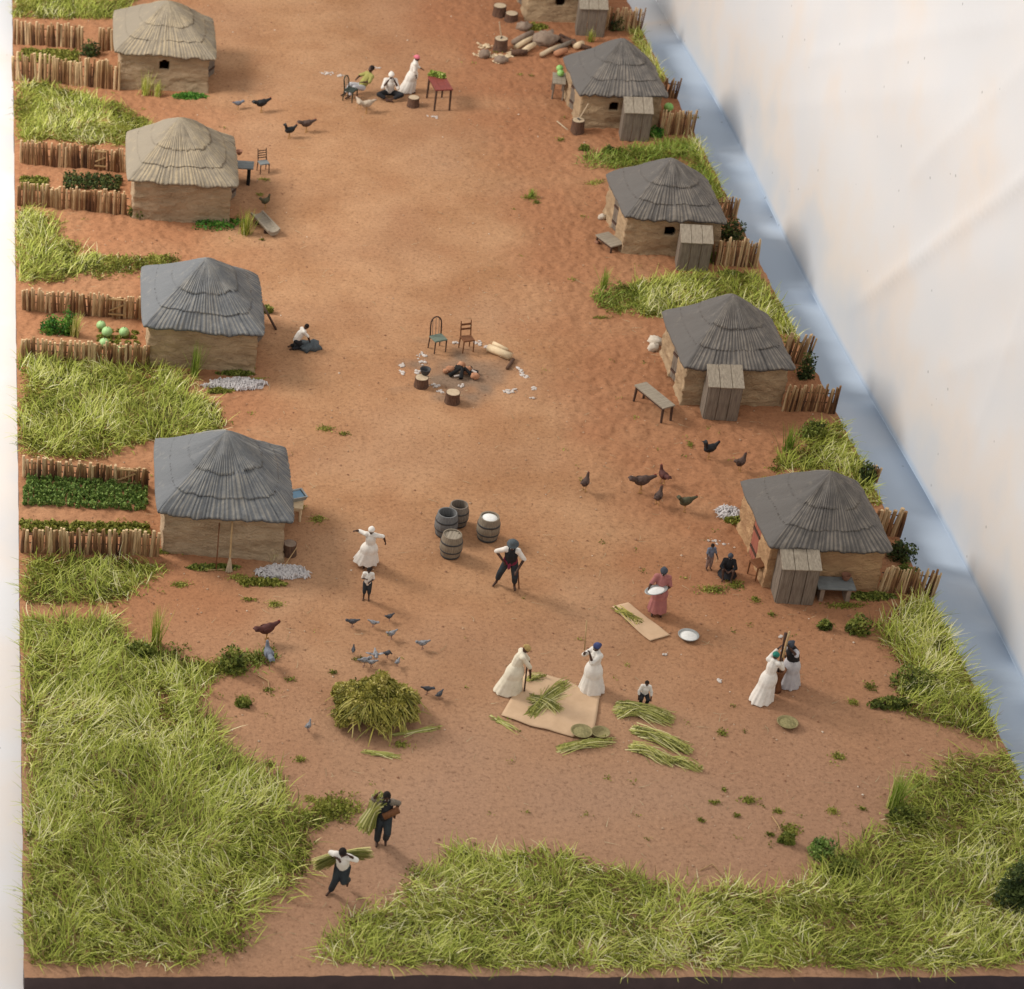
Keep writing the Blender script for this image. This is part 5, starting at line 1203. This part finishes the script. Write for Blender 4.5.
person(656, 614, 168, 1.58, 'woman in dusty pink dress holding a tray of white grain', dict(elR=(.3, .1, 1.12), wrR=(.38, .36, 1.1), elL=(-.25, .05, 1.08), wrL=(-.08, .26, 1.04)), dress=('pink_cloth', .9, (0, 0, .16), (.28, .27), .07), wrap='wrap_slate', headtilt=.25)
pp = P(656, 614); o = empty('winnowing_tray', pp+Vector((-.22, -.32, 1.03)), .5, 'oval winnowing tray with white grain held by the woman in pink', 'tray')
MB().lathe([(.2, 0), (.27, .05), (.28, .055), (.25, .05), (.17, .012)], n=28).build('shell', M['tin'], o, True).scale = (1.35, .75, 1); MB().lathe([(.2, .025), (.1, .045), (.004, .05)], n=20, cap=False).build('grain', M['flour'], o, True).scale = (1.35, .75, 1)
person(765, 697, -45, 1.44, 'woman in long white gown and green headwrap reaching up to a pestle', dict(elL=(-.2, .3, 1.36), wrL=(-.1, .42, 1.6), elR=(.26, .22, 1.12), wrR=(.1, .42, 1.22)), dress=('white_cloth', 1.75, (-.02, -.2, .02), (.34, .42), .08), wrap='wrap_green', lean=.15)
person(788, 685, 115, 1.56, 'woman with slate headwrap and grey-white skirt pounding with raised pestle', dict(elL=(-.26, .2, 1.3), wrL=(-.1, .36, 1.52), elR=(.24, .24, 1.12), wrR=(.04, .36, 1.18)), dress=('grey_cloth', .95, (0, -.02, .02), (.3, .33), .07), vest='black_cloth', wrap='wrap_slate', lean=.3, headtilt=.3)
mm = P(775, 690); o = empty('mortar', mm, 0, 'waist-high pale wooden mortar between the two pounding women', 'mortar')
MB().lathe([(.17, 0), (.15, .12), (.11, .3), (.14, .5), (.19, .72), (.165, .72), (.12, .5), (.005, .42)], n=22).build('body', M['wood_brown'], o, True)
rod('pestle', [mm+Vector((0, 0, .45)), mm+Vector((.05, .03, 1.95))], [.035, .03], 'pole', 'long pale pestle standing in the mortar between two women', 'pestle')
rod('pestle', [mm+Vector((-.03, -.03, .45)), mm+Vector((.0, .12, 1.5)), mm+Vector((.02, .16, 1.8))], [.035, .03, .05], 'wood_dark', 'dark pestle held in the mortar beside the pale one', 'pestle')
# carriers
person(381, 843, 175, 1.72, 'man in dark clothes carrying cut plants on his back along the path, upper carrier', dict(elL=(-.3, .02, 1.3), wrL=(-.24, .14, 1.1), elR=(.3, .1, 1.45), wrR=(.24, .14, 1.62), knL=(-.1, .2, .5), anL=(-.1, -.02, .12), knR=(.1, .06, .46), anR=(.1, .0, .08), toeR=(.12, .17, .035), toeL=(-.1, .1, .03)), shirt=('wood_grey', 1.0), vest='black_cloth', trousers=('dark_trouser', .9), hair=True, lean=.1)
person(340, 893, 160, 1.66, 'man in white shirt carrying cut plants on his shoulders, lower carrier', dict(elL=(-.32, .1, 1.26), wrL=(-.18, .2, 1.42), elR=(.3, .1, 1.3), wrR=(.12, .24, 1.3), knL=(-.08, .12, .5), anL=(-.12, -.28, .24), toeL=(-.12, -.2, .1), knR=(.12, .12, .48), anR=(.22, .06, .08), toeR=(.28, .22, .035)), shirt=('white_cloth', 1.4), trousers=('dark_trouser', .9), lean=.3, headtilt=.25)
def bundle(px, py, off, dirv, L, r, label, n=200, mt='straw'):
    p = P(px, py)+Vector(off); dn = Vector(dirv).normalized(); a = dn.cross(Vector((0, 0, 1))).normalized(); b = a.cross(dn)
    V = np.zeros((n, 5, 2, 3))
    for i in range(n):
        q = random.random()*6.3; rr = r*sqrt(random.random()); s0 = random.uniform(-.6, -.3)*L; s1 = random.uniform(.3, .6)*L
        for k in range(5):
            f = k/4; fl = .55+1.5*abs(f-.55)**1.2; c = dn*(s0+(s1-s0)*f)+(a*cos(q)+b*sin(q))*rr*fl; c.z -= .25*L*(abs(f-.5)*2)**2*.5
            V[i, k, 0] = c-a*.016-b*.008; V[i, k, 1] = c+a*.016+b*.008
    idx = np.arange(n*10).reshape(n, 5, 2); F = np.stack([idx[:, :-1, 0], idx[:, :-1, 1], idx[:, 1:, 1], idx[:, 1:, 0]], -1).reshape(-1, 4)
    o = np_mesh('carried_sheaf', V.reshape(-1, 3), F, M[mt], attr=dict(rnd=np.repeat(RNG.random(n), 10)), smooth=False); o.location = p; tag(o, label, 'sheaf', 'sheaves carried by the two men')
bundle(381, 843, (-.28, -.02, 1.12), (-.3, -.1, -.7), .95, .2, 'yellow-green bundle hanging from the back of the upper carrier')
bundle(340, 893, (.0, .05, 1.22), (1, .0, .3), 1.25, .13, 'long bundle of plants across the shoulders of the lower carrier')
rod('wood_load', [P(381, 845)+Vector((-.05, -.16, 1.08)), P(381, 845)+Vector((.3, -.16, 1.3))], .09, 'wood_brown', 'short brown billet held in front by the upper carrier', 'log')
# kneeling child, third left hut
person(298, 348, -80, 1.22, 'kneeling child in white shirt bending over a dark cloth near the third left hut', dict(pel=(0, -.12, .42), che=(0, .08, .74), neck=(0, .22, .93), head=(0, .3, 1.05), shL=(-.16, .16, .88), shR=(.16, .16, .88), elL=(-.22, .36, .66), wrL=(-.16, .46, .4), elR=(.22, .36, .66), wrR=(.16, .46, .4), hipL=(-.09, -.12, .4), hipR=(.09, -.12, .4), knL=(-.14, .22, .12), knR=(.14, .22, .12), anL=(-.13, -.3, .08), anR=(.13, -.3, .08), toeL=(-.13, -.42, .04), toeR=(.13, -.42, .04)), shirt=('white_cloth', .9), trousers=('black_cloth', .9), headtilt=.4)
m_ = MB(); m_.ell((0, 0, .06), (.42, .3, .18), None, 18, 8, .5); o = m_.build('cloth_bundle', M['hat_grey'], None, True, loc=P(308, 348)); tag(o, 'dark grey-green cloth bundle in front of the kneeling child', 'bundle')
# seated group at the top
SIT = dict(pel=(0, 0, .18), che=(0, .04, .5), neck=(0, .06, .72), head=(0, .12, .86), shL=(-.17, .05, .65), shR=(.17, .05, .65), hipL=(-.1, .02, .16), hipR=(.1, .02, .16))
person(389, 96, 175, 1.75, 'seated man in white shirt and white headscarf, knees bare, holding his head', dict(SIT, elL=(-.28, .28, .45), wrL=(-.12, .26, .74), elR=(.28, .28, .45), wrR=(.1, .28, .74), knL=(-.42, .34, .22), knR=(.4, .36, .22), anL=(-.05, .5, .1), anR=(.1, .5, .1), toeL=(.12, .55, .06), toeR=(-.1, .58, .06)), shirt=('white_cloth', 1.2), trousers=('black_cloth', .6), wrap='white_cloth', headtilt=.35)
person(361, 94, 115, 1.7, 'person in yellow-green top lounging beside the dark green chair', dict(pel=(0, 0, .34), che=(0, -.2, .58), neck=(0, -.34, .78), head=(0, -.36, .95), shL=(-.17, -.3, .72), shR=(.17, -.3, .72), elL=(-.34, -.1, .62), wrL=(-.22, .1, .6), elR=(.34, -.12, .6), wrR=(.22, .08, .58), hipL=(-.1, .02, .3), hipR=(.1, .02, .3), knL=(-.14, .42, .42), knR=(.14, .42, .42), anL=(-.14, .62, .08), anR=(.14, .62, .08), toeL=(-.15, .78, .04), toeR=(.15, .78, .04)), shirt=('yellow_green_cloth', 1.0), trousers=('grey_cloth', .7), wrap=None)
person(411, 92, -100, 1.54, 'woman in long white dress and bright pink headwrap at the red table', dict(elL=(-.22, .12, 1.08), wrL=(-.2, .32, 1.0), elR=(.24, .06, 1.06), wrR=(.2, .14, .84)), dress=('white_cloth', 1.6, (0, -.2, .04), (.3, .36), .07), wrap='wrap_pink', lean=.12)

# ------------------------------------------------------------------ birds and dog
def bird(px, py, heading, L, label, mt, pose='stand', legm='leg_yellow', comb=True, cat='chicken', name='chicken', group=None, tail=.9):
    """heading: direction of the beak in degrees (0 = towards +X); L: beak-to-tail length in metres"""
    p = P(px, py); root = empty(name, p, R(heading), label, cat, group, L/.46)
    b = MB(); lg = .175; tail = max(tail, .32) if cat == 'chicken' else tail
    hd = {'stand': (.2, 0, .40), 'peck': (.27, 0, .10), 'up': (.15, 0, .46), 'level': (.25, 0, .345)}[pose]
    hd = Vector(hd)
    b.ell((0, 0, lg+.09), (.15, .095, .098), Matrix.Rotation(-.12, 3, 'Y'), 14, 9); b.ell((.07, 0, lg+.11), (.092, .082, .09))
    b.cap((.10, 0, lg+.12), hd, .058, .032); b.ell(hd, (.04, .034, .036))
    b.build('body', M[mt], root, voxel=.012, smo=3)
    t = MB()
    for k in range(5):
        a = (k-2)*.2; e = Vector((-.1-.17*cos(tail)*1.0, (k-2)*.022, lg+.11+.19*sin(tail)-.01*abs(k-2)))
        t.cap((-.08, (k-2)*.012, lg+.1), e, .042, .02, 7); t.cap((-.08, 0, lg+.12), e+Vector((.03, 0, .03)), .042, .018, 7); 
        if tail > .8: t.cap(e, e+Vector((-.05, 0, .01)), .018, .012, 6)
    t.build('tail', M[mt], root, voxel=.013, smo=2)
    f = (hd-Vector((.10, 0, lg+.12))); bx = Vector((1, 0, -.2 if pose != 'peck' else -1)).normalized()
    MB().tube([hd+bx*.025, hd+bx*.065], [.013, .002], 6).build('beak', M['beak'], root)
    if comb: MB().ell(hd+Vector((.0, 0, .033)), (.025, .007, .018)).build('comb', M['comb'], root, True)
    for s_ in (-1, 1):
        w = MB(); w.ell((-.015, s_*.078, lg+.1), (.1, .018, .055), Matrix.Rotation(.15, 3, 'Y'), 12, 8); w.build('wing', M[mt], root, True)
        w = MB(); x = .01+.03*s_; w.tube([(.0, s_*.035, lg+.03), (x-.01, s_*.04, .06), (x, s_*.04, .012)], [.016, .009, .008], 6)
        for q in (-.5, 0, .5, pi): w.tube([(x, s_*.04, .01), (x+cos(q)*.045, s_*.04+sin(q)*.045, .004)], [.007, .004], 5)
        w.build('leg', M[legm], root)
    return root
bird(238, 109, 200, .42, 'small grey hen crouching right of the topmost left hut', 'hen_grey', 'level', tail=.2)
bird(261, 112, 20, .66, 'black hen walking right behind the black rooster at upper left', 'hen_black', 'level', tail=.1)
bird(289, 138, 10, .58, 'black rooster with high tail at the upper left of the yard', 'hen_black', 'stand', tail=1.2)
bird(306, 132, 12, .62, 'dull brown hen just right of the upper black rooster', 'hen_dull', 'level', tail=.2)
bird(265, 208, 30, .5, 'olive hen with raised neck above the wooden trough', 'hen_olive', 'up', tail=.7)
bird(266, 640, 25, .68, 'reddish brown hen walking right at the left of the yard', 'hen_brown', 'level', tail=.05)
bird(268, 664, 100, .62, 'blue-grey guinea fowl with head up below the reddish brown hen', 'hen_grey', 'up', 'leg_pink', False, 'guinea fowl', 'guinea_fowl', tail=.1)
bird(584, 491, 60, .55, 'lone dark brown hen in the middle of the yard right of the fire', 'hen_dull', 'up', tail=.5)
bird(640, 492, 8, .72, 'brown hen walking right, leftmost of the hen flock', 'hen_dull', 'level', tail=.35)
bird(662, 484, 110, .56, 'purplish brown hen standing rearmost in the hen flock', 'hen_brown', 'up', tail=.3)
bird(657, 505, 60, .56, 'dark hen with stretched neck in the middle of the flock', 'hen_dull', 'up', tail=.4)
bird(684, 511, 15, .6, 'olive hen lying low, rightmost of the flock', 'hen_olive', 'level', tail=.8)
bird(708, 458, 15, .62, 'glossy black rooster with big tail below the fourth right hut', 'hen_black', 'stand', tail=1.25)
bird(739, 471, 40, .56, 'dark brown hen right of the glossy black rooster', 'hen_dull', 'up', tail=.6)
bird(366, 113, 20, .66, 'pale fawn hen in front of the seated group, right of its neighbour', 'hen_pale', 'level', tail=.1)
bird(359, 109, 110, .5, 'pale fawn hen crouching right below the dark green chair', 'hen_pale', 'level', tail=.2)
person(708, 569, 190, .88, 'small standing child in blue-grey shirt beside the seated figure in black', dict(elL=(-.26, .05, 1.06), wrL=(-.3, .2, .9), elR=(.27, .1, 1.12), wrR=(.32, .3, 1.05)), shirt=('hat_blue', .9), trousers=('pale_trouser', .7))
person(727, 573, 165, 1.2, 'person in a long black garment sitting low on the ground beside the small child', dict(SIT, elL=(-.28, .22, .42), wrL=(-.1, .4, .38), elR=(.28, .22, .42), wrR=(.1, .4, .38), knL=(-.2, .42, .4), knR=(.2, .42, .4), anL=(-.16, .56, .08), anR=(.16, .56, .08), toeL=(-.18, .68, .04), toeR=(.18, .68, .04)), dress=('black_cloth', 1.5, (0, .16, .03), (.38, .42), .06), trousers=None, wrap='wrap_slate')
PG = 'pigeons around the plant heap'
for px, py, hdg, L, lab, mt, pose, tl in (
    (352, 627, 0, .34, 'dark pigeon leftmost at the top of the pigeon group', 'pigeon_dark', 'level', .3), (373, 627, 160, .28, 'mottled pigeon between the dark leftmost pigeon and the topmost one', 'pigeon', 'level', .3), (389, 621, 30, .28, 'topmost dark mottled pigeon of the group', 'pigeon_dark', 'level', .5), (391, 639, 30, .34, 'mottled white and grey pigeon below the topmost one', 'pigeon', 'level', .6),
    (422, 649, 10, .36, 'mottled pigeon standing apart at the right of the group', 'pigeon', 'level', .4), (353, 654, 80, .26, 'dark slim pigeon behind the left of the plant heap', 'pigeon_dark', 'up', .2), (387, 658, 40, .3, 'dark pigeon pecking between heap and flying pigeon', 'pigeon_dark', 'peck', .6), (364, 666, 200, .36, 'grey pigeon touching the back left of the plant heap', 'pigeon', 'level', .3), (371, 667, 0, .3, 'grey pigeon touching the back of the plant heap, right of its twin', 'pigeon', 'level', .3),
    (397, 666, 60, .26, 'small grey pigeon at the back right of the plant heap', 'pigeon', 'level', .4), (427, 694, 180, .32, 'dark pigeon crouching at the right side of the plant heap', 'pigeon_dark', 'level', .1), (439, 699, 50, .3, 'dark olive pigeon right of the heap, furthest right', 'pigeon_dark', 'level', .3), (308, 731, 60, .32, 'lone grey pigeon left of the plant heap', 'pigeon', 'up', .5)):
    bird(px, py, hdg, L, lab, mt, pose, 'leg_pink', False, 'pigeon', 'pigeon', PG, tl)
# pigeon with spread wings
r_ = bird(375, 660, 90, .34, 'pale pigeon with both wings spread at the back of the plant heap', 'pigeon', 'level', 'leg_pink', False, 'pigeon', 'pigeon', PG, .2)
for s_ in (-1, 1):
    w = MB(); w.ell((0, s_*.2, .3), (.06, .19, .015), Matrix.Rotation(s_*.25, 3, 'X'), 12, 7); w.build('spread_wing', M['pigeon'], r_, True)
# ------------------------------------------------------------------ light
w = bpy.data.worlds.new('World'); scn.world = w; w.use_nodes = True
bg = w.node_tree.nodes['Background']; bg.inputs[0].default_value = (1.0, .97, .94, 1); bg.inputs[1].default_value = .76
ld = bpy.data.lights.new('softbox_lamp', 'AREA'); ld.shape = 'DISK'; ld.size = 18; ld.energy = 30500; ld.color = (1, .94, .865)
lo = bpy.data.objects.new('softbox_lamp', ld); COL.objects.link(lo); lo.location = (-26, 86, 33)
lo.rotation_euler = (Vector((14, 66, 0))-lo.location).to_track_quat('-Z', 'Y').to_euler()
scn.view_settings.view_transform = 'Standard'; scn.view_settings.look = 'None'; scn.view_settings.gamma = 1; scn.view_settings.exposure = 0
scn.render.film_transparent = False
